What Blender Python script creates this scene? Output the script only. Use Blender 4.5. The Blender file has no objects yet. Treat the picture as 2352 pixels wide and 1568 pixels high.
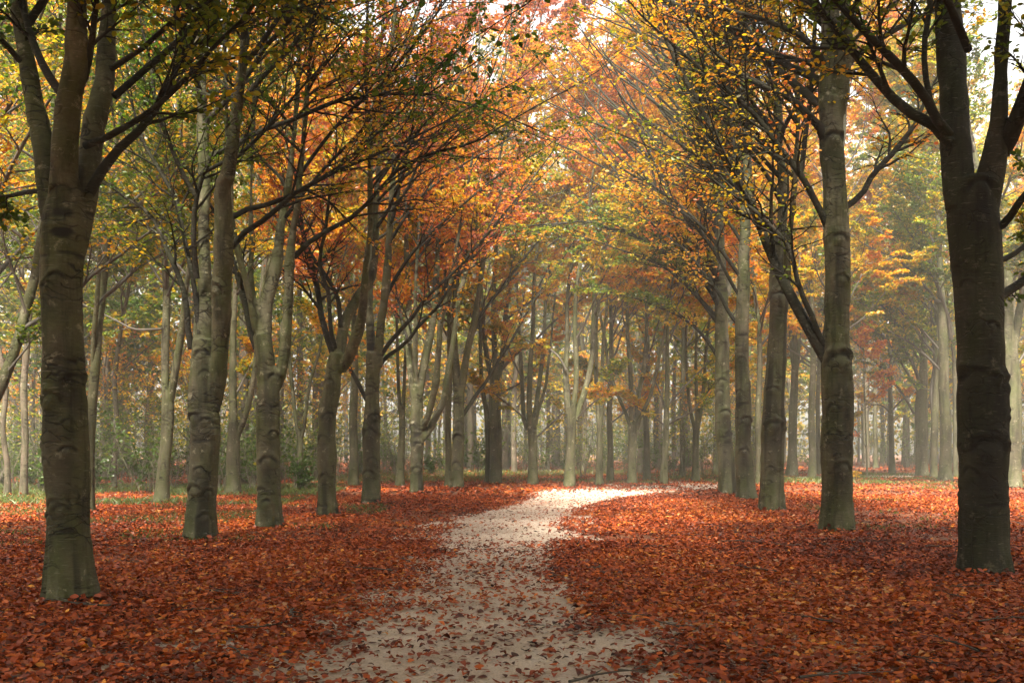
import bpy, math
import numpy as np
R_ = math.radians
# ------------------------------------------------------------------ camera, sky, sun, exposure
C = bpy.context.scene
CAMH, F, HOR = 1.5, 2287.0, 1030.0        # eye height (m); focal length and horizon of the 2352 px wide picture
cd = bpy.data.cameras.new('camera'); cam = bpy.data.objects.new('camera', cd); C.collection.objects.link(cam)
cam.location = (0, 0, CAMH); cam.rotation_euler = (R_(90), 0, 0)
cd.sensor_width = 36; cd.lens = 36*F/2352; cd.shift_y = (HOR-784)/2352; cd.clip_end = 1500; cd.clip_start = .05
C.camera = cam
SUN_EL, SUN_AZ = R_(53), R_(192)           # azimuth from +y (away from the camera) towards +x
w = bpy.data.worlds.new('World'); C.world = w; w.use_nodes = True
nt = w.node_tree; bg = nt.nodes['Background']
sk = nt.nodes.new('ShaderNodeTexSky'); sk.sky_type = 'NISHITA'; sk.sun_disc = False
sk.sun_elevation = SUN_EL; sk.sun_rotation = SUN_AZ; sk.dust_density = 4; sk.air_density = 1.0
hs = nt.nodes.new('ShaderNodeHueSaturation'); hs.inputs['Saturation'].default_value = .135
nt.links.new(sk.outputs[0], hs.inputs['Color']); nt.links.new(hs.outputs[0], bg.inputs['Color'])
bg.inputs['Strength'].default_value = .12
sd = bpy.data.lights.new('sun', 'SUN'); sd.energy = 5.0; sd.angle = R_(12); sd.color = (1, .89, .72)
sun = bpy.data.objects.new('sun', sd); C.collection.objects.link(sun); sun.location = (0, 0, 60)
sun.rotation_euler = (R_(90)-SUN_EL, 0, math.pi-SUN_AZ)
C.view_settings.view_transform = 'Standard'; C.view_settings.look = 'None'
C.view_settings.exposure = 2.1; C.view_settings.gamma = 1
cy = C.cycles
cy.max_bounces = 6; cy.diffuse_bounces = 3; cy.glossy_bounces = 2; cy.transmission_bounces = 4
cy.transparent_max_bounces = 4; cy.volume_bounces = 0; cy.caustics_reflective = False; cy.caustics_refractive = False
cy.use_denoising = True; cy.sample_clamp_indirect = 4

rng = np.random.default_rng(7)
# ------------------------------------------------------------------ helpers
def nrm(v): return v/np.maximum(np.linalg.norm(v, axis=-1, keepdims=True), 1e-9)
def _h(i, j, k, s):
    n = (i*374761393 + j*668265263 + k*1440662683 + s*974634541) & 0xffffffff
    n = ((n ^ (n >> 13))*1274126177) & 0xffffffff
    return ((n ^ (n >> 16)) & 0xffff)/65535.0
def vnoise(p, s=0):
    """value noise in -1..1 of points p (n,3)"""
    p = np.asarray(p, float); i = np.floor(p).astype(np.int64); f = p-i; f = f*f*(3-2*f)
    r = 0
    for a in (0, 1):
        for b in (0, 1):
            for c in (0, 1):
                wt = (f[:, 0] if a else 1-f[:, 0])*(f[:, 1] if b else 1-f[:, 1])*(f[:, 2] if c else 1-f[:, 2])
                r = r + wt*_h(i[:, 0]+a, i[:, 1]+b, i[:, 2]+c, s)
    return 2*r-1
def smooth(a, b, x):
    t = np.clip((x-a)/(b-a), 0, 1); return t*t*(3-2*t)
def mesh(name, verts, quads, mats, mat_idx=None, col=None, smooth_=True):
    me = bpy.data.meshes.new(name)
    verts = np.asarray(verts, np.float32); quads = np.asarray(quads, np.int32)
    me.vertices.add(len(verts)); me.vertices.foreach_set('co', verts.ravel())
    n = len(quads); k = quads.shape[1]
    me.loops.add(n*k); me.loops.foreach_set('vertex_index', quads.ravel())
    me.polygons.add(n); me.polygons.foreach_set('loop_start', np.arange(0, n*k, k, dtype=np.int32))
    me.polygons.foreach_set('loop_total', np.full(n, k, np.int32))
    for m in mats: me.materials.append(m)
    if mat_idx is not None: me.polygons.foreach_set('material_index', np.asarray(mat_idx, np.int32))
    if smooth_: me.polygons.foreach_set('use_smooth', np.ones(n, bool))
    if col is not None:
        a = me.color_attributes.new('tint', 'FLOAT_COLOR', 'POINT')
        c4 = np.ones((len(verts), 4), np.float32); c4[:, :3] = col; a.data.foreach_set('color', c4.ravel())
    me.update(calc_edges=True); me.validate()
    return me
def link(name, me, parent=None):
    o = bpy.data.objects.new(name, me); C.collection.objects.link(o)
    if parent is not None: o.parent = parent
    return o
def tag(o, label, cat, group=None, kind=None):
    o['label'] = label; o['category'] = cat
    if group: o['group'] = group
    if kind: o['kind'] = kind
def thing(name, loc, label, cat, group=None):
    o = link(name, None); o.location = loc; o.empty_display_size = .3; tag(o, label, cat, group); return o
class Acc:                                  # collects vertices and quads of one mesh
    def __init__(s): s.v = []; s.q = []; s.c = []; s.n = 0
    def add(s, v, q, c=None):
        s.v.append(v.reshape(-1, 3)); s.q.append(q.reshape(-1, 4)+s.n); s.n += len(s.v[-1])
        if c is not None: s.c.append(c)
    def mesh(s, name, mats):
        return mesh(name, np.concatenate(s.v), np.concatenate(s.q), mats, col=np.concatenate(s.c) if s.c else None)
def tubes(P, Rd, k, cap=False):
    """P (n,m,3) polylines, Rd (n,m) radii -> vertices, quads of k sided tubes"""
    n, m, _ = P.shape
    T = nrm(np.gradient(P, axis=1))
    ref = nrm(np.cross(P[:, -1]-P[:, 0], rng.normal(size=(n, 3))+1e-3))[:, None, :]
    U = nrm(ref-np.sum(ref*T, -1, keepdims=True)*T); V = np.cross(T, U)
    a = np.arange(k)*2*math.pi/k
    ring = P[:, :, None]+Rd[:, :, None, None]*(U[:, :, None]*np.cos(a)[None, None, :, None]+V[:, :, None]*np.sin(a)[None, None, :, None])
    i = np.arange(n)[:, None, None]*m*k; j = np.arange(m-1)[None, :, None]*k; s = np.arange(k)[None, None]
    s2 = (s+1) % k
    q = np.stack([i+j+s, i+j+s2, i+j+k+s2, i+j+k+s], -1).reshape(-1, 4)
    return ring.reshape(-1, 3), q
def grow(S, D, L, R0, m, wob, up, tip=.25):
    """grow n branches from S along D; up (n) lifts or droops them"""
    n = len(S); P = np.empty((n, m+1, 3)); P[:, 0] = S; d = nrm(D); st = (L/m)[:, None]
    for i in range(m):
        P[:, i+1] = P[:, i]+d*st
        d = d+rng.normal(size=(n, 3))*wob
        d[:, 2] += up/m; d = nrm(d)
    t = np.linspace(0, 1, m+1)[None]
    return P, R0[:, None]*(1-(1-tip)*t**.85)
def at_t(P, t):
    n, m, _ = P.shape; f = np.clip(t, 0, .9999)*(m-1); i = f.astype(int); f = (f-i)[:, None]
    a = np.arange(n); return P[a, i]*(1-f)+P[a, i+1]*f, nrm(P[a, i+1]-P[a, i]), i
def spawn(P, Rd, L, per, t0, t1, a0, a1, lr, rr, flat=.5, planar=True):
    """side shoots of the branches P, alternately left and right in a flat spray as beech twigs are"""
    n = len(P); idx = np.repeat(np.arange(n), per); N = len(idx)
    t = np.tile((np.arange(per)+.5)/per, n)+rng.uniform(-.5, .5, N)/per; t = t0+(t1-t0)*t
    S, T, i = at_t(P[idx], t)
    side = np.tile(np.where(np.arange(per) % 2, 1., -1.), n)
    H = nrm(np.cross(T, np.array([0, 0, 1.]))+rng.normal(size=(N, 3))*.05)*side[:, None]; W = np.cross(T, H)
    ph = rng.normal(size=N)*flat
    A = rng.uniform(a0, a1, N)
    D = T*np.cos(A)[:, None]+np.sin(A)[:, None]*(H*np.cos(ph)[:, None]+W*np.sin(ph)[:, None])
    LL = L[idx]*lr*rng.uniform(.6, 1.25, N)*(1.15-.6*t)
    RR = np.minimum(Rd[idx, i]*rr, .025*LL+.0045)
    return S, D, LL, RR, idx
# ------------------------------------------------------------------ materials
def mat(name):
    m = bpy.data.materials.new(name); m.use_nodes = True; n = m.node_tree; n.nodes.clear()
    o = n.nodes.new('ShaderNodeOutputMaterial'); return m, n, o
def N(n, t, **kw):
    x = n.nodes.new(t)
    for k, v in kw.items():
        if k in x.inputs: x.inputs[k].default_value = v
        else: setattr(x, k, v)
    return x
def ramp(n, fac, stops):
    r = n.nodes.new('ShaderNodeValToRGB'); e = r.color_ramp.elements
    for i, (p, c) in enumerate(stops):
        x = e[i] if i < 2 else e.new(p)
        x.position = p; x.color = (*c, 1)
    n.links.new(fac, r.inputs['Fac']); return r
def mix(n, fac, a, b, mode='MIX'):
    x = n.nodes.new('ShaderNodeMix'); x.data_type = 'RGBA'; x.blend_type = mode
    for s, v in ((0, fac), (6, a), (7, b)):
        if hasattr(v, 'links'): n.links.new(v, x.inputs[s])
        else: x.inputs[s].default_value = v if s == 0 else (*v, 1)
    return x.outputs[2]
def noise(n, co, scale, sc=(1, 1, 1), detail=5, rough=.6, loc=(0, 0, 0)):
    mp = N(n, 'ShaderNodeMapping'); mp.inputs['Scale'].default_value = sc; mp.inputs['Location'].default_value = loc
    n.links.new(co, mp.inputs['Vector'])
    x = N(n, 'ShaderNodeTexNoise', Scale=scale, Detail=detail, Roughness=rough); n.links.new(mp.outputs[0], x.inputs['Vector'])
    return x.outputs['Fac']
def bark_mat(name, dark, mid, light, green):
    m, n, o = mat(name)
    tc = N(n, 'ShaderNodeTexCoord').outputs['Object']
    oi = N(n, 'ShaderNodeObjectInfo').outputs['Random']
    big = noise(n, tc, 1.3, (1, 1, .5), 6)
    streak = noise(n, tc, 3.0, (2.2, 2.2, .22), 5, .65, (3, 1, 0))
    ring = noise(n, tc, 3.2, (1.4, 1.4, 16), 5, .6)
    fine = noise(n, tc, 26, (1, 1, 2.5), 4, .7)
    c = ramp(n, big, [(.28, dark), (.5, mid), (.72, light)]).outputs[0]
    g = noise(n, tc, 2.1, (1, 1, .6), 4, .6, (7, 2, 4))
    gm = ramp(n, g, [(.38, (0, 0, 0)), (.60, (.9, .9, .9))]).outputs[0]
    c = mix(n, gm, c, green)
    sm = ramp(n, streak, [(.32, (.22, .21, .20)), (.50, (1, 1, 1))]).outputs[0]
    c = mix(n, .8, c, sm, 'MULTIPLY')
    rm = ramp(n, ring, [(.3, (.72, .72, .72)), (.7, (1.2, 1.2, 1.2))]).outputs[0]
    c = mix(n, .5, c, rm, 'MULTIPLY')
    fm = ramp(n, fine, [(.3, (.75, .75, .75)), (.72, (1.25, 1.25, 1.2))]).outputs[0]
    c = mix(n, .7, c, fm, 'MULTIPLY')
    mp = N(n, 'ShaderNodeMapping'); mp.inputs['Scale'].default_value = (2.2, 2.2, 7.5)
    wv = N(n, 'ShaderNodeTexNoise', Scale=1.6, Detail=4); n.links.new(tc, wv.inputs['Vector'])
    ad = N(n, 'ShaderNodeVectorMath', operation='MULTIPLY_ADD'); n.links.new(wv.outputs['Color'], ad.inputs[0]); ad.inputs[1].default_value = (.5, .5, .5); n.links.new(tc, ad.inputs[2])
    n.links.new(ad.outputs[0], mp.inputs['Vector'])
    vo = N(n, 'ShaderNodeTexVoronoi', feature='DISTANCE_TO_EDGE', Scale=1.5); n.links.new(mp.outputs[0], vo.inputs['Vector'])
    cr = ramp(n, vo.outputs['Distance'], [(.012, (1, 1, 1)), (.055, (0, 0, 0))]).outputs[0]
    mk = ramp(n, noise(n, tc, 1.9, (1, 1, 1.5), 3, .5, (9, 9, 1)), [(.47, (0, 0, 0)), (.60, (.85, .85, .85))]).outputs[0]
    lc = ramp(n, noise(n, tc, 4.5, (1, 1, 1.2), 6, .75, (2, 8, 5)), [(.58, (0, 0, 0)), (.66, (.6, .6, .6))]).outputs[0]
    c = mix(n, lc, c, tuple(min(1, 1.7*v) for v in light))
    ck = mix(n, 1, cr, mk, 'MULTIPLY')
    c = mix(n, ck, c, (.016, .013, .010))
    ln = ramp(n, noise(n, tc, 5, (1.6, 1.6, 13), 2, .5, (1, 4, 2)), [(.64, (0, 0, 0)), (.72, (.55, .55, .55))]).outputs[0]
    c = mix(n, ln, c, (.19, .18, .135))
    at = N(n, 'ShaderNodeAttribute', attribute_name='scar')
    c = mix(n, at.outputs['Fac'], c, (.014, .012, .010))
    p = N(n, 'ShaderNodeBsdfPrincipled', Roughness=.82); p.inputs['Specular IOR Level'].default_value = .25
    n.links.new(c, p.inputs['Base Color'])
    b0 = N(n, 'ShaderNodeBump', Strength=.9, Distance=.03, invert=True); n.links.new(ck, b0.inputs['Height'])
    b1 = N(n, 'ShaderNodeBump', Strength=.55, Distance=.02); n.links.new(ring, b1.inputs['Height']); n.links.new(b0.outputs[0], b1.inputs['Normal'])
    b2 = N(n, 'ShaderNodeBump', Strength=.6, Distance=.008); n.links.new(fine, b2.inputs['Height']); n.links.new(b1.outputs[0], b2.inputs['Normal'])
    n.links.new(b2.outputs[0], p.inputs['Normal']); n.links.new(p.outputs[0], o.inputs[0]); return m
BARK = bark_mat('beech_bark', (.032, .029, .018), (.098, .090, .058), (.20, .188, .132), (.066, .077, .028))
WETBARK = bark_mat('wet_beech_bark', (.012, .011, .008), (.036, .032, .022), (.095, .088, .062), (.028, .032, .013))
WOODBARK = bark_mat('woodland_bark', (.06, .048, .036), (.12, .095, .07), (.18, .15, .12), (.08, .085, .045))
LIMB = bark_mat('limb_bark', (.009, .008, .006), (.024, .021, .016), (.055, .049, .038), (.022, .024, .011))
def twig_mat():
    m, n, o = mat('wet_twig'); tc = N(n, 'ShaderNodeTexCoord').outputs['Object']
    f = noise(n, tc, 2.5, (1, 1, 1), 4)
    c = ramp(n, f, [(.3, (.028, .024, .018)), (.55, (.065, .055, .042)), (.75, (.12, .108, .088))]).outputs[0]
    p = N(n, 'ShaderNodeBsdfPrincipled', Roughness=.65); n.links.new(c, p.inputs['Base Color']); n.links.new(p.outputs[0], o.inputs[0]); return m
TWIG = twig_mat()
def leaf_mat(name, trans, rough, gloss):
    m, n, o = mat(name); at = N(n, 'ShaderNodeAttribute', attribute_name='tint')
    d = N(n, 'ShaderNodeBsdfDiffuse'); t = N(n, 'ShaderNodeBsdfTranslucent'); g = N(n, 'ShaderNodeBsdfGlossy', Roughness=rough)
    n.links.new(at.outputs['Color'], d.inputs['Color']); n.links.new(at.outputs['Color'], t.inputs['Color'])
    a = N(n, 'ShaderNodeMixShader', Fac=trans); n.links.new(d.outputs[0], a.inputs[1]); n.links.new(t.outputs[0], a.inputs[2])
    b = N(n, 'ShaderNodeMixShader', Fac=gloss); n.links.new(a.outputs[0], b.inputs[1]); n.links.new(g.outputs[0], b.inputs[2])
    n.links.new(b.outputs[0], o.inputs[0]); return m
LEAF = leaf_mat('beech_leaf', .6, .45, .04)
LITTER = leaf_mat('fallen_beech_leaf', .12, .45, .05)
GRASS = leaf_mat('grass_blade', .35, .5, .04)
# ------------------------------------------------------------------ leaf shapes
HUE = np.array([[.060, .125, .008], [.20, .27, .010], [.70, .47, .012], [.74, .27, .012], [.52, .12, .030], [.34, .10, .070]])
HT = np.array([0, .22, .42, .62, .82, 1.0])
def hue(t):
    t = np.clip(t, 0, 1); return np.stack([np.interp(t, HT, HUE[:, i]) for i in range(3)], -1)
SHAPE6 = (np.array([[0, 0], [.30, .29], [.72, .27], [1, 0], [.72, -.27], [.30, -.29]]), np.array([[0, 3, 2, 1], [0, 5, 4, 3]]))
SHAPE9 = (np.array([[0, 0], [.5, 0], [1, 0], [.16, .20], [.48, .33], [.80, .20], [.16, -.20], [.48, -.33], [.80, -.20]]),
          np.array([[0, 1, 4, 3], [1, 2, 5, 4], [0, 6, 7, 1], [1, 7, 8, 2]]))
def leaves(S, A, Nn, size, shape, fold, curl):
    """leaf blades at S along axis A with normal Nn"""
    uv, q = shape; n = len(S); A = nrm(A); B = nrm(np.cross(Nn, A)); Z = np.cross(A, B)
    x = uv[None, :, 0]; y = uv[None, :, 1]
    z = np.abs(y)*fold[:, None]+(x-.5)**2*curl[:, None]
    v = S[:, None]+size[:, None, None]*(A[:, None]*x[..., None]+B[:, None]*y[..., None]+Z[:, None]*z[..., None])
    return v, (q[None]+np.arange(n)[:, None, None]*len(uv)).reshape(-1, 4)
OFF = np.zeros(3); TZ = [.012]; NA = [.42]
def leafset(acc, P, per, size, t, shape=SHAPE6, spread=.25, t_lo=.1, clump=None):
    n = len(P); idx = np.repeat(np.arange(n), per); k = len(idx)
    S, T, _ = at_t(P[idx], rng.uniform(t_lo, 1.05, k))
    up = np.array([0, 0, 1.]); H = nrm(np.cross(T, up)+1e-3)*rng.choice([-1., 1.], k)[:, None]
    A = T*.6+H*.8+rng.normal(size=(k, 3))*.35; A[:, 2] -= .25
    Nn = up+rng.normal(size=(k, 3))*.55
    S = S+H*rng.uniform(0, .03, k)[:, None]
    sz = size*rng.uniform(.65, 1.25, k)
    v, q = leaves(S, A, Nn, sz, shape, rng.uniform(.05, .6, k), rng.uniform(-.5, .3, k))
    tt = t-.09+NA[0]*vnoise(S*.40+OFF, 3)+.20*vnoise(S*1.4+OFF, 5)+rng.normal(size=k)*.11+np.clip(TZ[0]*(S[:, 2]-8), -.08, .12 if TZ[0] < .02 else .36)
    c = hue(tt)*rng.uniform(.75, 1.2, k)[:, None]
    acc.add(v, q, np.repeat(c, len(shape[0]), 0))
# ------------------------------------------------------------------ trees
def spline(p, step):
    p = np.asarray(p, float); s = np.r_[0, np.cumsum(np.linalg.norm(np.diff(p[:, :3], axis=0), axis=1))]
    m = max(4, int(s[-1]/step)); u = np.linspace(0, s[-1], m+1)
    e = np.vstack([2*p[0]-p[1], p, 2*p[-1]-p[-2]]); out = np.empty((m+1, p.shape[1]))
    i = np.clip(np.searchsorted(s, u, 'right')-1, 0, len(s)-2); f = ((u-s[i])/np.maximum(s[i+1]-s[i], 1e-6))[:, None]
    a, b, c, d = e[i], e[i+1], e[i+2], e[i+3]
    out = .5*(2*b+(c-a)*f+(2*a-5*b+4*c-d)*f**2+(3*b-a-3*c+d)*f**3)
    out[:, 3] = np.maximum(out[:, 3], .004); return out
def to_world(pts, d, dy):
    """outline points (px, py, width px) at depth d; dy adds depth along the piece"""
    o = []
    for i, (x, y, wd) in enumerate(pts):
        D = d+dy*i/max(1, len(pts)-1)
        o.append(((x-1176)*D/F, D, CAMH+(HOR-y)*D/F, wd*D/F/2))
    return np.array(o)
def closed_tube(p, k):
    v, q = tubes(p[None, :, :3], p[None, :, 3], k)
    a, b = len(v), len(v)+1
    v = np.vstack([v, p[0, :3], p[-1, :3]]); s = np.arange(k); e = (s+1) % k; m = (len(p)-1)*k
    caps = [(a, int(y), int(x)) for x, y in zip(s, e)]+[(b, m+int(x), m+int(y)) for x, y in zip(s, e)]
    return v, q, caps
def union(name, pieces, voxel, mats):
    """one continuous skin over stem and leaders"""
    vs, fs, n = [], [], 0
    for p in pieces:
        v, q, caps = closed_tube(p, 20)
        vs.append(v); fs += [tuple(int(i)+n for i in f) for f in q]+[tuple(i+n for i in f) for f in caps]; n += len(v)
    me = bpy.data.meshes.new('raw'); me.from_pydata(np.vstack(vs).tolist(), [], fs); me.update()
    o = bpy.data.objects.new('raw', me); C.collection.objects.link(o)
    r = o.modifiers.new('r', 'REMESH'); r.mode = 'VOXEL'; r.voxel_size = voxel; r.use_smooth_shade = True
    s = o.modifiers.new('s', 'SMOOTH'); s.factor = .5; s.iterations = 5
    dg = bpy.context.evaluated_depsgraph_get(); dg.update()
    out = bpy.data.meshes.new_from_object(o.evaluated_get(dg)); bpy.data.objects.remove(o)
    out.name = name; out.materials.clear()
    for m in mats: out.materials.append(m)
    return out
def carve(me, r, knots, rough, seed):
    """old branch scars, wrinkles and buttress ribs pressed into a trunk's skin"""
    n = len(me.vertices); co = np.empty(n*3, np.float32); me.vertices.foreach_get('co', co); co = co.reshape(-1, 3).astype(float)
    no = np.empty(n*3, np.float32); me.vertices.foreach_get('normal', no); no = no.reshape(-1, 3).astype(float)
    z = co[:, 2]; d = np.zeros(n); scar = np.zeros(n)
    d += .10*r*vnoise(co*np.array([2.2, 2.2, .9])/r*.35, seed)+.045*r*vnoise(co*np.array([1, 1, 1.4])/r*1.1, seed+1)
    rib = vnoise(np.c_[no[:, 0]*2.6, no[:, 1]*2.6, z*.25], seed+2); d += r*.32*rib*np.exp(-np.maximum(z, 0)/.45)
    band = smooth(.3, .65, vnoise(np.c_[co[:, :2]*.6, z*1.1], seed+3))
    wr = vnoise(np.c_[co[:, :2]*2.5/r*.3, z*16], seed+4); wr2 = vnoise(np.c_[co[:, :2]*7, z*30], seed+5)
    d += rough*r*(.04*wr+.03*wr2)*band; scar = np.maximum(scar, np.clip(.95*band*smooth(.15, .6, -wr-.5*wr2)*rough, 0, .95))
    for (kx, ky, kz, kr, kd) in knots:
        v = co-np.array([kx, ky, kz]); q = np.sqrt(v[:, 0]**2+v[:, 1]**2+(v[:, 2]*1.15)**2)/kr
        q = q*(1+.18*vnoise(co*9, seed+8))
        top_ = smooth(-.25, .35, v[:, 2]/kr+.25*vnoise(co*7, seed+7)); irr = .6+.4*vnoise(co*14, seed+6)
        d += kd*(.7*np.exp(-(q/.55)**2)-.55*irr*np.exp(-((q-.8)/.2)**2)*(.25+.75*top_)+.8*irr*np.exp(-((q-1.2)/.3)**2)*top_)
        scar = np.maximum(scar, .97*np.clip(irr*1.3, 0, 1)*np.exp(-((q-.85)/.22)**2)*(.12+.88*top_)+.2*smooth(.7, .4, q))
        dr = np.exp(-((v[:, 0]**2+v[:, 1]**2)**.5/(kr*.9))**2)*smooth(-kr*5, -kr, v[:, 2])*(v[:, 2] < -kr*.5)
        scar = np.maximum(scar, .45*dr)
    st = smooth(.45, .75, vnoise(np.c_[no[:, :2]*1.8, z*.35], seed+9)); scar = np.maximum(scar, .75*st)
    co += no*d[:, None]; me.vertices.foreach_set('co', co.astype(np.float32).ravel())
    a = me.attributes.new('scar', 'FLOAT', 'POINT'); a.data.foreach_set('value', np.clip(scar, 0, 1).astype(np.float32))
    me.update()
def extend(p, top, lean, step=.6):
    """carry a traced leader on up into the crown"""
    q = [p[-1].copy()]; d = nrm(p[-1, :3]-p[max(-6, -len(p)), :3]); n = max(4, int((top-p[-1, 2])/step)); r0 = p[-1, 3]
    if top-p[-1, 2] < .5: return p
    for i in range(n):
        d = nrm(d+rng.normal(size=3)*.06+np.array([lean*.02, 0, .10])); x = q[-1].copy(); x[:3] += d*step
        x[3] = max(.012, r0*(1-.93*(i+1)/n)); q.append(x)
    return np.vstack([p, np.array(q[1:])])
def resamp(p, m):
    s = np.linspace(0, len(p)-1, m+1); i = np.clip(s.astype(int), 0, len(p)-2); f = (s-i)[:, None]; return p[i]*(1-f)+p[i+1]*f
BASES = []
def make_tree(name, label, base, stem, leaders=(), limbs=(), t=.5, near=False, top=19, toward=1, nl=16, leaf=1., low=None,
              knots=(), dark=0, voxel=.03, cat='tree', group=None, llen=5.5, flare=1.0, rough=1.0, shade=False, tz=.012, arch=False, shade_roof=False, bmat=None, detail=1.0):
    bx, by = base; d = CAMH*F/(by-HOR); X, Y = (bx-1176)*d/F, d
    seed = int(bx*7+by) % 1000
    org = np.array([X, Y, 0, 0])
    OFF[:] = (X*.55, Y*.55, 0); TZ[0] = tz; NA[0] = .42 if d < 38 else .26
    root = thing(name, (X, Y, 0), label, cat, group)
    bmat = bmat or BARK
    S = to_world(stem, d, 0)-org
    S[0, 2] = -.12
    st = spline(S, .12 if near else .4)
    r = float(np.median(st[:, 3]))
    if near: st[:, 3] *= .95
    st[:, 3] *= 1+.32*flare*np.exp(-np.maximum(st[:, 2], 0)/.22)
    if d < 45 and not shade: BASES.append((X, Y, r))
    st[:, 1] += .12*r*np.sin(st[:, 2]*1.7+seed)
    Ls = []
    for i, l in enumerate(leaders):
        dy = ((-1)**i)*rng.uniform(.15, .5)*(d/20)**.5*(len(l)-1)*.35
        Ls.append(spline(to_world(l, d, dy)-org, .15 if near else .5))
    ztop = CAMH+HOR*d/F+.8
    tops = []
    allp = []
    heads = Ls if Ls else [st]
    for i, p in enumerate(heads):
        e = extend(p, top*rng.uniform(.9, 1.05), toward)
        tops.append(e); 
    pieces = ([st]+tops) if Ls else tops
    tr = [];  rest = []
    if near:
        me = union('trunk', [p[:max(4, int(np.searchsorted(p[:, 2], ztop)))] if p[-1, 2] > ztop else p for p in pieces], voxel, [bmat])
        kn = []
        for (kx, ky, ks) in knots:
            z = CAMH+(HOR-ky)*d/F; x = (kx-1176)*d/F-X; c = min(pieces, key=lambda p: np.min(np.abs(p[:, 2]-z)+np.abs(p[:, 0]-x)))
            j = int(np.argmin(np.abs(c[:, 2]-z)+.3*np.abs(c[:, 0]-x))); off = np.clip(x-c[j, 0], -.97*c[j, 3], .97*c[j, 3])
            kn.append((c[j, 0]+off, c[j, 1]-math.sqrt(c[j, 3]**2-off**2), z, ks*d/F, (.34 if d < 11 else .26)*ks*d/F))
        for _ in range(6):
            j = rng.integers(3, len(st)-1); a = rng.uniform(0, 6.28); q = rng.uniform(.12, .40)*st[j, 3]
            kn.append((st[j, 0]+st[j, 3]*math.cos(a), st[j, 1]+st[j, 3]*math.sin(a), st[j, 2], q, q*.24))
        carve(me, r, kn, rough, seed)
        link('trunk', me, root)
        ups = [p[max(0, int(np.searchsorted(p[:, 2], ztop))-3):] for p in tops if p[-1, 2] > ztop+.6]
    else:
        A = Acc()
        for p in pieces:
            v, q = tubes(p[None, :, :3], p[None, :, 3], 12); A.add(v+.10*r*(vnoise(v*np.array([2, 2, 1.2])/max(r, .1)*.3, seed))[:, None]*nrm(v*np.array([1, 1, 0])+1e-6), q)
        link('trunk', A.mesh('trunk', [bmat]), root); ups = []
    # ---- limbs: the traced ones, then side limbs all the way up the leaders
    LP, LR, LL, hang = [], [], [], []
    for i, l in enumerate(limbs):
        dy = ((-1)**i)*rng.uniform(.2, .9) if len(l[0]) == 3 else 0
        p = spline((to_world(l, d, dy)-org) if len(l[0]) == 3 else (np.array(l)-np.array([X, Y, 0, 0])), .25)
        ln = np.sum(np.linalg.norm(np.diff(p[:, :3], axis=0), axis=1))
        e = p
        if len(l[0]) == 3:
            e, rr = grow(p[None, -1, :3], nrm(p[-1, :3]-p[-4, :3])[None], np.array([ln*.5+1]), p[-1:, 3], 8, .09, np.array([.15]), .2)
            e = np.vstack([p, np.c_[e[0, 1:], rr[0, 1:]]])
        LP.append(resamp(e, 16)); LL.append(min(7, ln*1.35)); hang.append(len(l[0]) == 4)
    ntr = len(LP)
    lo = low if low is not None else st[-1, 2]+.4
    if nl:
        cnt = nl = int(nl*1.45)
        src = [tops[i % len(tops)] for i in range(cnt)]
        u = (np.arange(cnt)+rng.uniform(0, 1, cnt))/cnt
        for c, uu in zip(src, u):
            z = lo+(top*.93-lo)*uu**1.15
            j = int(np.argmin(np.abs(c[:, 2]-z))); j = min(j, len(c)-2)
            az = (0 if toward > 0 else math.pi)+rng.normal()*.8 if rng.random() < (.62 if not arch else .85) else rng.uniform(0, 6.28)
            el = R_(rng.uniform(32, 62)); D = np.array([math.cos(az)*math.cos(el), math.sin(az)*math.cos(el), math.sin(el)])
            L = llen*rng.uniform(.65, 1.25)*(1-.55*max(0, (z-lo)/(top-lo)))
            P_, R0 = grow(c[j:j+1, :3], D[None], np.array([L]), np.array([min(c[j, 3]*.55, .010*L+.010)]), 16, .10, np.array([rng.uniform(-.35, .35)]), .15)
            LP.append(np.c_[P_[0], R0[0]]); LL.append(L)
    for p in tops:
        LP.append(resamp(p[int(len(p)*.55):], 16)); LL.append(3.5)
    LP = np.array(LP); LL = np.array(LL); LR = LP[:, :, 3]; LP = LP[:, :, :3]
    n2 = int((15 if d < 24 else 12 if d < 36 else 9)*detail+.5); n3 = int(8*detail+.5)
    s2 = spawn(LP, LR, LL, n2, .18, 1, .45, .95, .34, .6, .55)
    P2, R2 = grow(s2[0], s2[1], s2[2], s2[3], 8, .10, np.full(len(s2[0]), .12), .2)
    s3 = spawn(P2, R2, s2[2], n3, .15, 1, .5, 1.0, .40, .7, .35)
    P3, R3 = grow(s3[0], s3[1], np.maximum(s3[2], .25), np.maximum(s3[3], .003), 4, .12, np.full(len(s3[0]), -.08), .35)
    def gap(Q):                                  # the rides' crowns do not close over the path here: an opening to the sky
        yy = Q[:, 0, 1]+Y; return (not shade) & (yy > 17) & (yy < 34.5) & (np.abs(Q[:, 0, 0]+X-np.interp(yy, [18, 24, 30, 38], [-.2, .5, 1.8, 4.6])) < 3.7) & (Q[:, 0, 2] > 9.5)
    keep2 = ~gap(P2)
    cut = ((P3[:, 0, 2] < CAMH+.45*d+1.5) | (rng.random(len(P3)) < (.1 if d > 21 else 1)) | shade) & keep2[s3[4]] & ~gap(P3)   # unseen upper twigs of farther trees thinned to let the sun in
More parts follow.
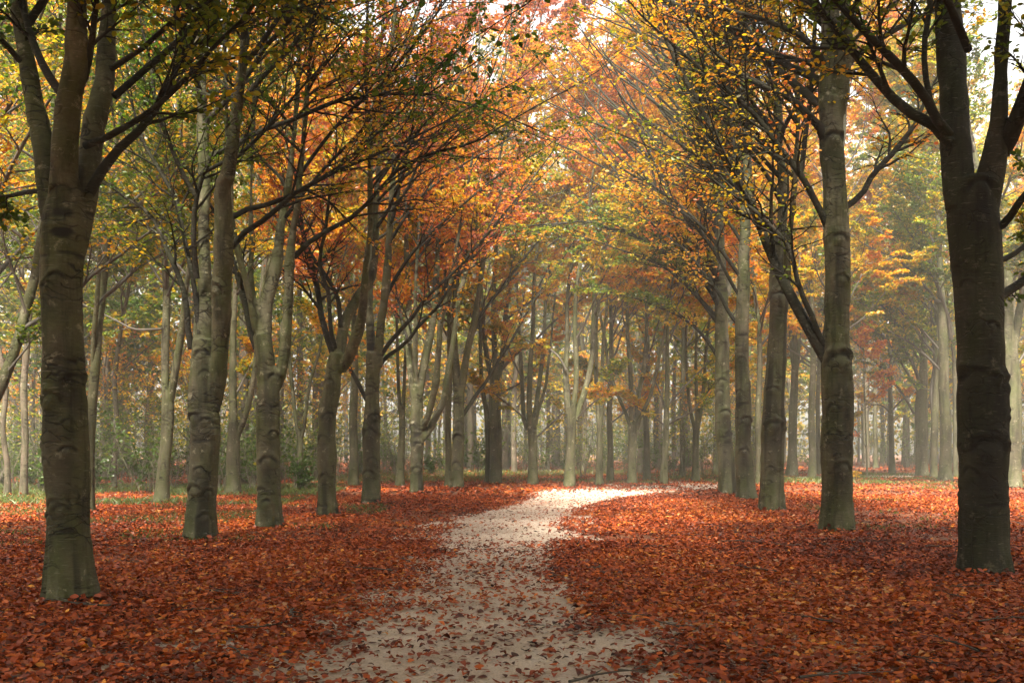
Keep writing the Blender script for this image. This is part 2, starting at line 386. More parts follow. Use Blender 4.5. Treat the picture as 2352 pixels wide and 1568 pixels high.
    if near:
        for i in range(ntr+nl):
            A = Acc(); v, q = tubes(LP[i:i+1], LR[i:i+1], 10); A.add(v, q)
            m2 = (s2[4] == i) & keep2; v, q = tubes(P2[m2], R2[m2], 5); A.add(v, q)
            m3 = m2[s3[4]] & cut; v, q = tubes(P3[m3], R3[m3], 3); A.add(v, q)
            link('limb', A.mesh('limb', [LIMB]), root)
        A = Acc()
        for p in ups: v, q = tubes(p[None, :, :3], p[None, :, 3], 12); A.add(v, q)
        v, q = tubes(LP[ntr+nl:], LR[ntr+nl:]*.8, 8); A.add(v, q)
        m2 = (s2[4] >= ntr+nl) & keep2; v, q = tubes(P2[m2], R2[m2], 5); A.add(v, q)
        m3 = m2[s3[4]] & cut; v, q = tubes(P3[m3], R3[m3], 3); A.add(v, q)
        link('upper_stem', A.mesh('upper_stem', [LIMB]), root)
    else:
        A = Acc(); v, q = tubes(LP[:ntr+nl], LR[:ntr+nl], 6); A.add(v, q)
        v, q = tubes(P2[keep2], R2[keep2], 4); A.add(v, q); v, q = tubes(P3[cut], R3[cut], 3); A.add(v, q)
        link('branches', A.mesh('branches', [TWIG]), root)
    A = Acc(); size = .080 if d < 20 else .080+.0022*(d-20)
    if shade: size = .15
    per = max(1, int(round((10 if d < 24 else 13)*leaf)))
    hg = np.zeros(len(LP), bool); hg[:len(hang)] = hang; h3 = hg[s2[4][s3[4]]]
    zvis = CAMH+.45*d+1.5
    thin = lambda Q: ~gap(Q) & (rng.random(len(Q)) < np.where(Q[:, 0, 2] > zvis, 1 if shade else np.interp(d, [16, 21], [1, .04]), np.where((Q[:, 0, 2] > 10) & (d > 26), .65 if d < 38 else 1, 1)))
    leafset(A, P3[~h3 & cut & thin(P3)], per, size, t); leafset(A, P2[~hg[s2[4]] & thin(P2)], per, size, t, t_lo=.45)
    if 32 < d < 60:                              # low skirts of the far crowns
        lo_ = P3[cut & (P3[:, 0, 2] < 12) & (rng.random(len(P3)) < .8)]; leafset(A, lo_, 9, size, t-.04)
    if shade_roof:                         # extra leaves added above the picture to deepen the shade below
        hi = P3[cut & (P3[:, 0, 2] > zvis+.5)]; leafset(A, hi, 26, .095, t)
    if h3.any(): leafset(A, P3[h3], 8, .056, -.12, SHAPE9)
    link('crown', A.mesh('crown', [LEAF]), root)
    return root
# ------------------------------------------------------------------ the avenue: left row
make_tree('beech_tree', 'thickest beech on the left, smooth trunk with an eye-shaped branch scar, three upright stems', (165, 1379),
  [(163, 1384, 118), (161, 1330, 112), (156, 1240, 102), (156, 1134, 99), (153, 1034, 104), (149, 934, 97), (147, 834, 95), (145, 740, 93), (145, 640, 97), (149, 560, 104), (155, 500, 106), (158, 440, 80)],
  [[(128, 520, 48), (112, 440, 50), (101, 350, 50), (88, 290, 47), (65, 150, 40), (48, 50, 35), (36, -50, 30)],
   [(148, 480, 58), (148, 380, 58), (152, 300, 54), (160, 225, 54), (171, 150, 50), (177, 75, 48), (179, 0, 46), (183, -80, 43)],
   [(178, 560, 50), (200, 450, 52), (210, 350, 49), (220, 275, 47), (238, 200, 46), (244, 125, 42), (248, 50, 36), (255, -40, 30)]],
  [[(205, 445, 26), (225, 410, 24), (250, 360, 22), (280, 340, 20), (320, 300, 18), (350, 265, 18), (378, 215, 15), (400, 170, 14), (440, 95, 12), (478, 15, 10)],
   [(195, 335, 18), (235, 322, 16), (280, 295, 15), (330, 270, 13), (370, 235, 12), (420, 190, 11), (480, 120, 9)],
   [(262, 222, 17), (300, 190, 16), (350, 145, 15), (400, 105, 14), (440, 65, 12), (470, 15, 11), (490, -30, 9)],
   [(256, 158, 14), (300, 130, 12), (350, 95, 11), (400, 40, 10), (450, 25, 8), (480, 5, 7)],
   [(140, 215, 20), (115, 180, 20), (95, 145, 18), (75, 95, 16), (58, 40, 15), (45, -20, 13)],
   [(160, 225, 18), (190, 195, 17), (203, 150, 16), (215, 60, 14), (225, -30, 12)],
   [(100, 440, 14), (60, 440, 11), (20, 452, 9), (-20, 450, 8)],
   [(45, 140, 14), (20, 110, 13), (-10, 80, 12), (-40, 60, 10)]],
  t=.06, detail=1.2, shade_roof=True, near=True, voxel=.017, top=16, toward=1, nl=13, low=5.5, leaf=.5, flare=.3,
  knots=[(132, 930, 34), (186, 880, 26), (150, 650, 22), (132, 668, 20), (158, 452, 22), (174, 1040, 20), (108, 1022, 16), (176, 975, 16), (140, 1165, 22), (125, 1190, 18), (160, 1172, 20), (132, 1225, 16)])
make_tree('beech_tree', 'leaning beech stem close behind the thickest left trunk, splitting into two poles', (204, 1180),
  [(200, 1190, 34), (203, 1080, 27), (206, 994, 24), (212, 922, 21), (219, 850, 22), (222, 813, 20), (228, 740, 18), (236, 650, 20), (244, 560, 20), (250, 500, 17)],
  [[(247, 520, 16), (252, 450, 14), (258, 380, 12)], [(214, 860, 11), (214, 790, 11), (222, 700, 11), (228, 600, 9)]],
  [[(230, 690, 9), (255, 670, 8), (290, 640, 7), (330, 590, 6), (345, 560, 5)]], t=.24, toward=1, nl=12, low=4.5, top=15)
make_tree('beech_tree', 'slim beech in the grass left of the second left-row trunk, forked at head height', (370, 1157),
  [(370, 1162, 33), (375, 1080, 28), (383, 1000, 27), (386, 930, 28), (386, 895, 26)],
  [[(381, 925, 17), (379, 870, 17), (380, 766, 18), (382, 734, 17), (382, 663, 16), (378, 593, 14), (378, 500, 13), (374, 420, 11)],
   [(389, 930, 18), (399, 876, 17), (412, 797, 17), (421, 735, 15), (425, 670, 13), (440, 590, 11)]],
  [[(372, 755, 6), (340, 757, 6), (305, 755, 5), (265, 735, 5), (225, 715, 4)], [(385, 680, 7), (410, 620, 6), (440, 585, 5)], [(372, 650, 6), (340, 600, 5), (310, 560, 4)]],
  t=.5, toward=-1, nl=13, low=5.5, top=17)
make_tree('beech_tree', 'second beech of the left row, knotty trunk with several upright stems above a torn scar', (461, 1240),
  [(461, 1246, 78), (464, 1170, 70), (469, 1084, 69), (473, 984, 72), (465, 934, 66), (464, 884, 62), (466, 830, 60), (466, 780, 50)],
  [[(466, 840, 48), (467, 757, 45), (471, 690, 36), (471, 640, 31), (469, 546, 27), (470, 476, 25), (470, 425, 28), (466, 300, 26), (462, 150, 24), (447, 0, 22), (440, -80, 20)],
   [(484, 940, 40), (500, 860, 38), (507, 784, 38), (511, 720, 43), (511, 663, 44), (513, 593, 45), (513, 499, 43), (512, 429, 38), (524, 400, 34), (542, 275, 27), (557, 150, 24), (565, 0, 20), (570, -80, 18)]],
  [[(460, 770, 20), (457, 745, 19), (449, 675, 12), (438, 616, 11), (418, 523, 11), (408, 464, 10), (397, 443, 10), (360, 380, 9), (330, 330, 8), (310, 260, 6)],
   [(452, 640, 14), (447, 593, 13), (444, 523, 12), (449, 464, 11), (455, 445, 11), (470, 385, 10), (530, 370, 9), (585, 325, 8), (650, 250, 6)],
   [(440, 800, 16), (432, 769, 15), (430, 710, 14), (418, 652, 13), (390, 588, 12), (381, 570, 11), (367, 537, 10), (348, 492, 9), (306, 466, 8), (270, 440, 6)],
   [(532, 568, 15), (549, 544, 14), (575, 523, 13), (610, 504, 12), (647, 471, 12), (676, 443, 11), (720, 420, 10), (790, 385, 9), (888, 345, 7), (960, 310, 5)],
   [(534, 499, 14), (552, 485, 13), (603, 473, 12), (652, 457, 11), (713, 425, 10), (790, 375, 8), (850, 320, 7)],
   [(450, 450, 12), (420, 400, 11), (390, 330, 10), (360, 250, 9), (350, 170, 8)],
   [(548, 240, 12), (600, 180, 11), (660, 120, 10), (720, 40, 9), (760, -30, 8)]],
  t=.16, shade_roof=True, detail=1.2, near=True, voxel=.022, top=18, nl=22, llen=6.5, tz=.04, low=6.5, leaf=.35, flare=.2,
  knots=[(452, 965, 20), (483, 972, 16), (477, 865, 15), (466, 1084, 16), (480, 1192, 18), (512, 680, 20), (470, 820, 18), (455, 1130, 20), (487, 1135, 16)])
make_tree('beech_tree', 'third beech of the left row, straight lower trunk forking widely above a dark seam', (619, 1213),
  [(620, 1218, 64), (617, 1130, 58), (615, 1030, 55), (615, 960, 54), (617, 900, 54), (610, 830, 46), (600, 770, 40)],
  [[(600, 790, 38), (606, 740, 36), (613, 687, 36), (627, 640, 30), (638, 593, 26), (643, 534, 20), (650, 495, 17), (660, 440, 16), (672, 340, 14), (684, 200, 12), (690, 60, 10)],
   [(635, 890, 26), (648, 850, 27), (657, 780, 26), (662, 687, 23), (664, 628, 22), (668, 570, 18), (674, 523, 17), (683, 476, 16), (686, 429, 14), (696, 330, 13), (706, 200, 11), (715, 60, 9)],
   [(595, 770, 22), (586, 715, 21), (578, 670, 17), (577, 628, 14), (577, 570, 12), (576, 499, 11), (577, 429, 10), (580, 300, 9)],
   [(590, 760, 20), (575, 690, 19), (560, 628, 18), (545, 570, 16), (535, 500, 13), (530, 400, 11), (520, 280, 10)]],
  [[(588, 800, 15), (577, 769, 15), (563, 698, 14), (551, 652, 14), (540, 616, 12), (525, 560, 10), (500, 500, 8), (470, 450, 6)],
   [(676, 590, 13), (690, 572, 13), (720, 548, 12), (755, 527, 11), (790, 514, 11), (826, 483, 10), (848, 465, 9), (913, 390, 8), (1013, 345, 6), (1088, 330, 5), (1160, 285, 4)],
   [(655, 500, 9), (700, 440, 8), (760, 370, 7), (830, 300, 6), (900, 200, 5)],
   [(690, 400, 9), (740, 330, 8), (800, 260, 7), (880, 190, 6), (960, 90, 5)]],
  t=.48, shade_roof=True, detail=1.2, near=True, voxel=.024, top=18, nl=22, llen=6.5, tz=.04, low=6.5, leaf=.3, flare=.35,
  knots=[(622, 1065, 22), (632, 1000, 14), (630, 872, 20), (604, 1130, 14), (618, 1160, 16)])
make_tree('beech_tree', 'fourth beech of the left row, bent trunk with a short broken snag at its fork', (752, 1186),
  [(753, 1191, 52), (751, 1130, 43), (751, 1060, 44), (750, 984, 44), (752, 945, 46), (759, 909, 43), (767, 850, 40), (776, 810, 38)],
  [[(774, 830, 32), (781, 797, 30), (796, 729, 26), (812, 700, 24), (832, 670, 23), (848, 647, 21), (860, 606, 18), (863, 551, 16), (862, 480, 14), (870, 380, 12), (880, 260, 10), (900, 100, 8)],
   [(783, 850, 24), (800, 822, 25), (812, 790, 25), (824, 756, 24), (832, 715, 22), (838, 660, 18), (842, 600, 16), (850, 520, 13), (850, 420, 11)]],
  [[(765, 815, 14), (753, 780, 14), (742, 740, 14), (737, 722, 14), (731, 670, 13), (727, 652, 13), (715, 605, 12), (697, 546, 10), (690, 480, 8)],
   [(770, 800, 11), (760, 765, 10), (758, 729, 10), (753, 663, 9), (738, 633, 9), (734, 581, 8), (746, 541, 8), (753, 476, 7)],
   [(782, 750, 10), (780, 715, 11), (774, 675, 10), (748, 633, 9), (730, 605, 8), (715, 588, 8), (700, 540, 6)]],
  t=.78, detail=1.25, leaf=.35, near=True, voxel=.026, top=18, nl=22, llen=6.5, tz=.04, arch=True, low=6.5, flare=.4,
  knots=[(757, 884, 16), (757, 962, 16), (745, 1010, 14), (750, 1100, 16)])
make_tree('beech_tree', 'fifth beech of the left row, straight, round eye scar, low arm to the left', (852, 1158),
  [(852, 1163, 46), (853, 1090, 41), (853, 1000, 41), (855, 934, 37), (857, 860, 34), (860, 810, 32)],
  [[(853, 840, 24), (852, 795, 22), (850, 742, 20), (848, 688, 18), (850, 620, 16), (852, 540, 14), (850, 430, 12), (855, 300, 10)],
   [(868, 845, 22), (870, 790, 21), (875, 742, 20), (884, 674, 19), (889, 619, 17), (894, 551, 16), (898, 480, 14), (905, 380, 12), (915, 250, 9)]],
  [[(870, 840, 10), (880, 825, 10), (903, 808, 9), (935, 786, 9), (957, 753, 8), (980, 730, 8), (1001, 710, 7), (1040, 650, 6), (1080, 590, 5)],
   [(870, 825, 10), (885, 800, 10), (908, 770, 10), (946, 731, 9), (974, 688, 8), (1000, 662, 8), (1026, 641, 7), (1080, 584, 6), (1150, 500, 5), (1200, 440, 4)],
   [(842, 918, 11), (832, 898, 10), (818, 872, 10), (807, 852, 9), (798, 835, 8), (780, 800, 6)],
   [(882, 690, 10), (905, 645, 9), (940, 590, 8), (980, 545, 7), (1040, 490, 6), (1110, 430, 5)],
   [(893, 560, 8), (930, 500, 7), (980, 440, 6), (1060, 380, 5), (1150, 330, 4)]],
  t=.78, detail=1.25, tz=.04, leaf=.4, near=True, voxel=.03, top=18, nl=22, llen=6.5, arch=True, low=7, flare=.3, knots=[(850, 1000, 20), (862, 960, 13), (848, 1090, 15), (858, 1060, 13)])
make_tree('beech_tree', 'candelabra beech with two arms curving up on its right side, sixth of the left row', (956, 1134),
  [(956, 1138, 36), (956, 1080, 31), (958, 1020, 33), (957, 960, 30), (957, 920, 29), (957, 885, 27)],
  [[(952, 915, 17), (945, 870, 17), (941, 838, 16), (938, 783, 15), (938, 729, 15), (940, 674, 14), (935, 619, 13), (934, 540, 11), (940, 430, 9)],
   [(956, 900, 12), (953, 820, 12), (955, 742, 11), (954, 670, 10), (960, 560, 8)],
   [(962, 905, 21), (968, 865, 20), (982, 797, 18), (993, 742, 16), (998, 701, 15), (1004, 606, 13), (1010, 500, 11), (1020, 380, 9)],
   [(968, 985, 15), (982, 956, 15), (993, 915, 15), (1001, 879, 15), (1007, 811, 14), (1012, 742, 14), (1026, 688, 12), (1035, 650, 11), (1050, 560, 9), (1070, 450, 7)],
   [(970, 1010, 15), (985, 988, 15), (1000, 960, 15), (1020, 915, 15), (1031, 846, 14), (1039, 797, 14), (1048, 729, 13), (1056, 674, 12), (1069, 628, 11), (1085, 540, 9), (1110, 430, 7)]],
  [[(940, 790, 7), (925, 745, 7), (915, 690, 6), (905, 640, 5)], [(1030, 670, 8), (1070, 610, 7), (1120, 540, 6), (1180, 470, 5), (1230, 420, 4)]],
  t=.72, detail=1.2, leaf=.7, tz=.04, near=True, voxel=.034, top=18, nl=18, low=7.5, flare=.25, knots=[(948, 985, 12), (965, 1025, 12), (958, 1080, 12)])
make_tree('beech_tree', 'seventh beech of the left row with a long low bough rising to the right', (1050, 1123),
  [(1050, 1127, 36), (1051, 1060, 30), (1053, 1000, 28), (1053, 950, 27), (1053, 910, 27), (1053, 870, 24)],
  [[(1050, 900, 21), (1046, 824, 19), (1042, 742, 17), (1048, 660, 15), (1050, 560, 12), (1055, 440, 10)],
   [(1056, 905, 18), (1064, 865, 17), (1075, 797, 17), (1089, 742, 16), (1100, 674, 14), (1110, 600, 12), (1125, 500, 10), (1140, 400, 8)]],
  [[(1062, 955, 10), (1072, 940, 9), (1094, 906, 9), (1119, 873, 8), (1140, 835, 7), (1159, 809, 6), (1186, 762, 6), (1220, 700, 5), (1260, 640, 4)],
   [(1085, 770, 8), (1110, 715, 7), (1145, 670, 7), (1190, 610, 6), (1240, 550, 5), (1290, 500, 4)]],
  t=.55, tz=.04, near=True, voxel=.036, top=18, nl=14, low=7.5, flare=.2, knots=[(1052, 1010, 14), (1048, 1070, 12), (1056, 975, 10)])
make_tree('beech_tree', 'eighth beech of the left row, thick ringed trunk beside a thinner twin', (1138, 1113),
  [(1138, 1116, 32), (1139, 1060, 28), (1138, 1000, 28), (1137, 954, 28), (1137, 900, 26), (1137, 855, 22)],
  [[(1130, 870, 13), (1120, 831, 12), (1112, 776, 11), (1108, 700, 9)], [(1137, 870, 15), (1137, 817, 14), (1134, 762, 13), (1134, 680, 11), (1140, 560, 9)], [(1143, 875, 15), (1150, 844, 14), (1157, 790, 13), (1162, 720, 11), (1175, 620, 9)]],
  [[(1148, 905, 5), (1175, 890, 5), (1200, 875, 4), (1240, 830, 4)], [(1152, 850, 7), (1185, 812, 7), (1225, 785, 6), (1270, 740, 5), (1320, 700, 4)]], t=.46, tz=.04, nl=17, low=5.5, top=24, flare=.2)
make_tree('beech_tree', 'thinner pale trunk pressed against the left side of the ringed eighth beech', (1120, 1112),
  [(1120, 1115, 15), (1121, 1050, 12), (1118, 954, 11), (1111, 913, 10), (1105, 850, 9), (1103, 760, 8)], (), (), t=.5, toward=-1, nl=10, low=5.5, top=17)
make_tree('beech_tree', 'knobbly pollard-like beech with five upright poles left of the path bend', (1222, 1115),
  [(1224, 1118, 28), (1224, 1060, 21), (1223, 1020, 20), (1222, 985, 22), (1220, 960, 20)],
  [[(1212, 985, 12), (1202, 954, 10), (1200, 885, 10), (1197, 844, 9), (1194, 790, 8), (1190, 700, 7)], [(1218, 980, 14), (1216, 940, 13), (1217, 872, 12), (1219, 817, 11), (1224, 762, 10), (1226, 660, 8)],
   [(1226, 975, 12), (1230, 940, 11), (1236, 899, 10), (1243, 844, 10), (1247, 803, 9), (1252, 720, 7)], [(1230, 975, 8), (1238, 934, 8), (1251, 899, 7), (1260, 831, 6), (1268, 760, 5)]],
  [[(1230, 1005, 5), (1257, 981, 5), (1284, 956, 4), (1300, 935, 3)], [(1205, 960, 4), (1175, 935, 4), (1150, 915, 3)], [(1200, 870, 4), (1180, 830, 4), (1165, 790, 3)]], t=.54, nl=16, low=7, top=19, flare=.3)
make_tree('beech_tree', 'beech at the end of the path, clean trunk opening into a three-armed cup', (1307, 1120),
  [(1307, 1123, 30), (1309, 1070, 24), (1311, 1008, 21), (1312, 965, 22), (1313, 935, 24)],
  [[(1306, 950, 15), (1302, 899, 15), (1299, 844, 13), (1303, 790, 11), (1302, 700, 9)], [(1315, 945, 14), (1323, 885, 12), (1323, 817, 12), (1320, 762, 11), (1322, 680, 9)],
   [(1322, 965, 14), (1330, 935, 14), (1339, 913, 14), (1350, 872, 13), (1360, 817, 12), (1362, 776, 11), (1365, 690, 9)]],
  [[(1300, 850, 6), (1285, 820, 6), (1260, 800, 5), (1230, 790, 4)], [(1322, 965, 4), (1350, 935, 4), (1375, 915, 3)]], t=.54, nl=16, low=5.5, top=20, flare=.35)
make_tree('beech_tree', 'slender twin-stemmed beech right of the cup-shaped beech', (1376, 1117),
  [(1376, 1120, 19), (1377, 1050, 15), (1377, 995, 14), (1377, 960, 14)], [[(1375, 975, 10), (1373, 926, 10), (1369, 885, 9), (1370, 800, 8)], [(1380, 975, 9), (1384, 926, 9), (1383, 872, 9), (1385, 790, 7)]], (), t=.54, nl=13, low=5.5, top=18)
make_tree('beech_tree', 'straight pale trunk between the twin-stemmed beech and the many-stemmed beech', (1401, 1107),
  [(1401, 1110, 18), (1402, 1040, 14), (1400, 960, 13), (1401, 900, 12), (1404, 820, 11), (1404, 740, 9)], (), [[(1404, 970, 4), (1425, 955, 4), (1450, 930, 3)]], t=.54, nl=13, low=5.5, top=18)
make_tree('beech_tree', 'broad many-stemmed beech at the vanishing point right of the pale path', (1451, 1114),
  [(1451, 1117, 24), (1452, 1060, 20), (1453, 1010, 20), (1454, 975, 22)],
  [[(1446, 975, 8), (1436, 945, 8), (1427, 926, 8), (1408, 877, 7), (1397, 839, 7), (1390, 780, 6)], [(1450, 965, 12), (1450, 913, 11), (1447, 844, 11), (1442, 780, 9), (1440, 700, 8)], [(1458, 975, 13), (1464, 940, 12), (1468, 899, 11), (1479, 844, 10), (1485, 760, 8)],
   [(1463, 985, 9), (1472, 954, 9), (1487, 926, 9), (1500, 885, 8), (1511, 839, 8), (1525, 770, 6)]], [[(1412, 890, 4), (1400, 880, 4), (1380, 865, 3)]], t=.54, nl=16, low=5.5, top=20, flare=.3)
for (bx, by, wd, top, tt, lab) in [
    (1485, 1104, 16, 25, .5, 'plain grey trunk just right of the many-stemmed beech'), (1567, 1095, 13, 26, .45, 'thin distant trunk between the spreading beech and the cupped beech on the right'),
    (1643, 1090, 12, 26, .5, 'thin distant trunk touching the left edge of the right row'), (812, 1118, 23, 18, .6, 'grey trunk behind the gap between the fourth and fifth left-row beeches'),
    (1030, 1120, 17, 18, .6, 'narrow trunk half hidden behind the seventh left-row beech'), (1742, 1115, 17, 18, .55, 'dark narrow trunk behind the sooty-footed right-row beech'),
    (1879, 1090, 12, 17, .5, 'slim trunk peeping out behind the tallest right-row beech'), (1865, 1099, 18, 18, .5, 'smooth grey trunk right beside the slim one behind the tallest right-row beech')]:
    k = (by-HOR)
    make_tree('beech_tree', lab, (bx, by), [(bx, by+3, wd*1.1), (bx+1, by-60, wd*.92), (bx-1, by-160, wd*.82), (bx+3, by-260, wd*.75), (bx+2, by-340, wd*.6)], (), (), t=tt, nl=14, low=5.5, top=top, toward=rng.choice([-1, 1]))
make_tree('beech_tree', 'small beech with tapering leader and thin side arms spreading both ways, beyond the path', (1523, 1114),
  [(1524, 1117, 20), (1526, 1060, 16), (1529, 1008, 15), (1531, 950, 13), (1533, 872, 11), (1533, 790, 9), (1535, 700, 8)], (),
  [[(1529, 945, 5), (1522, 920, 5), (1512, 890, 4), (1495, 860, 3)], [(1537, 973, 5), (1560, 960, 5), (1585, 948, 4), (1615, 913, 4), (1640, 880, 3)], [(1535, 930, 5), (1560, 900, 5), (1590, 870, 4), (1620, 840, 3)], [(1525, 975, 4), (1505, 960, 4), (1480, 945, 3)]], t=.54, nl=12, low=5.5, top=17, flare=.4)
make_tree('beech_tree', 'beech with a neat goblet fork standing alone left of the right row', (1598, 1108),
  [(1598, 1111, 19), (1598, 1050, 16), (1599, 995, 15), (1600, 970, 16)], [[(1595, 980, 9), (1585, 940, 8), (1580, 890, 7), (1575, 800, 6)], [(1600, 975, 9), (1601, 920, 8), (1598, 860, 8), (1600, 760, 6)], [(1604, 975, 10), (1611, 932, 9), (1617, 885, 9), (1622, 800, 7)]],
  [[(1613, 930, 4), (1630, 905, 4), (1650, 880, 3)]], t=.54, nl=13, low=5.5, top=18)
make_tree('beech_tree', 'twin-poled trunk between the fifth and sixth left-row beeches', (917, 1118),
  [(918, 1121, 22), (920, 1060, 17), (924, 984, 15), (922, 930, 14)], [[(919, 945, 9), (915, 884, 8), (913, 800, 7)], [(926, 945, 9), (928, 884, 8), (932, 800, 7)]], (), t=.62, nl=13, low=5.5, top=17)
make_tree('beech_tree', 'thin beech splitting into two slight upright poles, between the third and fourth left-row trunks', (687, 1128),
  [(687, 1131, 18), (688, 1070, 14), (690, 1009, 13), (687, 985, 12)], [[(684, 995, 9), (676, 934, 9), (666, 834, 8), (662, 760, 7)], [(691, 1010, 9), (700, 969, 8), (708, 899, 8), (720, 850, 7), (733, 809, 6), (745, 740, 5)]], (), t=.45, nl=11, low=7, top=15)
make_tree('beech_tree', 'wishbone-forked small beech behind and right of the second left-row trunk', (534, 1137),
  [(534, 1140, 35), (535, 1080, 30), (537, 1009, 28), (540, 970, 27)], [[(538, 985, 18), (535, 930, 17), (535, 884, 17), (535, 784, 15), (540, 680, 12)], [(545, 1000, 14), (555, 980, 14), (570, 934, 13), (582, 874, 12), (590, 800, 11), (600, 720, 9)]],
  [[(545, 900, 5), (560, 870, 5), (570, 850, 4)]], t=.5, nl=12, low=6, top=16)
# ------------------------------------------------------------------ the avenue: right row
make_tree('beech_tree', 'darkest beech, broad scarred trunk in the right foreground with heavy boughs', (2265, 1315),
  [(2266, 1320, 128), (2264, 1260, 116), (2262, 1134, 113), (2257, 984, 112), (2251, 834, 112), (2249, 740, 114), (2246, 650, 113), (2241, 560, 114), (2235, 480, 112), (2225, 410, 90)],
  [[(2205, 480, 62), (2196, 375, 66), (2190, 250, 66), (2184, 100, 58), (2177, 0, 52), (2172, -90, 46)], [(2255, 490, 60), (2284, 375, 58), (2292, 300, 46), (2296, 225, 36), (2300, 130, 32), (2306, 50, 28), (2312, -60, 24)]],
  [[(2182, 330, 28), (2159, 295, 26), (2114, 275, 24), (2064, 240, 22), (2014, 185, 20), (1964, 125, 18), (1914, 60, 16), (1864, 0, 14), (1830, -50, 12)],
   [(2180, 310, 24), (2154, 280, 22), (2124, 220, 21), (2064, 150, 20), (2014, 100, 18), (1954, 40, 15), (1900, -20, 12)],
   [(2150, 270, 14), (2129, 200, 14), (2122, 100, 13), (2136, 25, 12), (2140, -60, 11)],
   [(2300, 350, 42), (2320, 315, 42), (2345, 250, 38), (2370, 180, 34), (2400, 80, 28)],
   [(2270, 690, 24), (2295, 680, 22), (2330, 660, 21), (2370, 630, 20), (2420, 580, 16)],
   [(2275, 530, 20), (2310, 515, 19), (2330, 480, 18), (2352, 450, 16), (2400, 400, 13)],
   [(2290, 600, 14), (2320, 590, 13), (2360, 560, 11), (2400, 520, 9)],
   [(5.5, 12, 6.3, .05), (4.6, 11, 6.9, .045), (3.4, 9.6, 7.0, .035), (2.0, 7.8, 6.2, .022), (1.0, 6.6, 5.2, .014), (.35, 6.0, 4.45, .008)]],
  t=.22, detail=1.2, shade_roof=True, bmat=WETBARK, near=True, voxel=.02, top=17, toward=-1, nl=12, low=6.5, leaf=.5, flare=.1, rough=1.3,
  knots=[(2245, 1040, 44), (2222, 880, 40), (2296, 895, 30), (2215, 1090, 22), (2300, 960, 18), (2290, 870, 18), (2235, 450, 34), (2250, 760, 20), (2310, 1210, 14), (2205, 660, 16)])
make_tree('beech_tree', 'tall straight beech on the right with a long bough slanting up to the left', (1928, 1222),
  [(1929, 1227, 86), (1925, 1165, 80), (1922, 1084, 77), (1922, 959, 75), (1921, 880, 77), (1920, 800, 68), (1924, 740, 60), (1924, 677, 62), (1923, 615, 62), (1921, 550, 63), (1916, 425, 56), (1913, 360, 60), (1912, 300, 56), (1913, 225, 50)],
  [[(1908, 290, 44), (1902, 225, 44), (1905, 150, 44), (1908, 80, 42), (1906, 0, 38), (1904, -80, 34)], [(1925, 260, 30), (1935, 200, 30), (1942, 120, 28), (1944, 20, 24), (1950, -80, 20)]],
  [[(1900, 830, 28), (1890, 809, 26), (1867, 771, 26), (1830, 706, 24), (1792, 631, 23), (1767, 577, 22), (1749, 521, 20), (1730, 480, 18), (1716, 450, 17), (1656, 350, 15), (1626, 270, 14), (1591, 220, 13), (1546, 125, 11), (1516, 60, 9), (1486, 0, 8)],
   [(1900, 810, 15), (1888, 785, 14), (1874, 752, 13), (1861, 715, 13), (1836, 665, 12), (1824, 606, 11), (1811, 562, 11), (1780, 530, 10), (1755, 502, 9), (1715, 470, 8), (1660, 430, 6)],
   [(1938, 478, 16), (1950, 470, 15), (1979, 450, 14), (2004, 400, 13), (2044, 360, 13), (2084, 310, 12), (2104, 285, 10), (2120, 240, 7)],
   [(1908, 540, 18), (1892, 500, 17), (1874, 465, 15), (1839, 400, 15), (1794, 345, 14), (1764, 300, 13), (1720, 250, 11), (1660, 200, 9), (1600, 150, 7)],
   [(1839, 400, 12), (1846, 350, 12), (1849, 310, 12), (1862, 225, 11), (1869, 100, 10), (1875, 20, 8)],
   [(1895, 330, 18), (1880, 285, 20), (1850, 260, 16), (1810, 220, 13), (1764, 205, 11), (1700, 170, 9), (1620, 100, 7)],
   [(1944, 150, 16), (1985, 115, 14), (2030, 85, 13), (2080, 55, 12), (2130, 30, 9)],
   [(1890, 140, 14), (1850, 90, 13), (1790, 60, 11), (1700, 30, 9), (1600, 10, 7)]],
  t=.54, detail=1.25, shade_roof=True, leaf=.27, near=True, voxel=.024, top=18, toward=-1, nl=20, llen=6.5, arch=True, low=7.5, flare=.3, rough=1.2,
  knots=[(1925, 650, 18), (1922, 838, 34), (1945, 855, 20), (1905, 1000, 16), (1940, 1010, 14), (1918, 560, 22), (1910, 330, 26), (1925, 1080, 22), (1903, 940, 14)])
make_tree('beech_tree', 'right-row beech with a soot-black foot and a curved, greenish trunk', (1772, 1175),
  [(1772, 1180, 64), (1775, 1110, 58), (1775, 1030, 56), (1776, 959, 55), (1780, 880, 50), (1785, 800, 48), (1788, 730, 46), (1791, 680, 44)],
  [[(1786, 700, 34), (1783, 630, 32), (1791, 552, 28), (1797, 490, 24), (1799, 420, 22), (1790, 330, 20), (1784, 200, 18), (1778, 60, 15)], [(1800, 700, 22), (1808, 640, 18), (1808, 580, 16), (1818, 500, 15), (1826, 400, 13), (1835, 250, 11)]],
  [[(1785, 560, 10), (1750, 500, 9), (1700, 440, 8), (1640, 390, 7), (1560, 330, 6), (1480, 270, 5)], [(1795, 470, 10), (1760, 400, 9), (1700, 320, 8), (1630, 240, 6)], [(1790, 330, 10), (1740, 250, 9), (1670, 180, 8), (1580, 130, 6), (1500, 80, 5)]],
  t=.44, detail=1.3, leaf=.27, near=True, voxel=.028, top=18, toward=-1, nl=24, llen=7.5, arch=True, low=7.5, flare=.2, knots=[(1785, 690, 24), (1773, 985, 22), (1798, 985, 18), (1770, 900, 14), (1765, 1080, 12)])
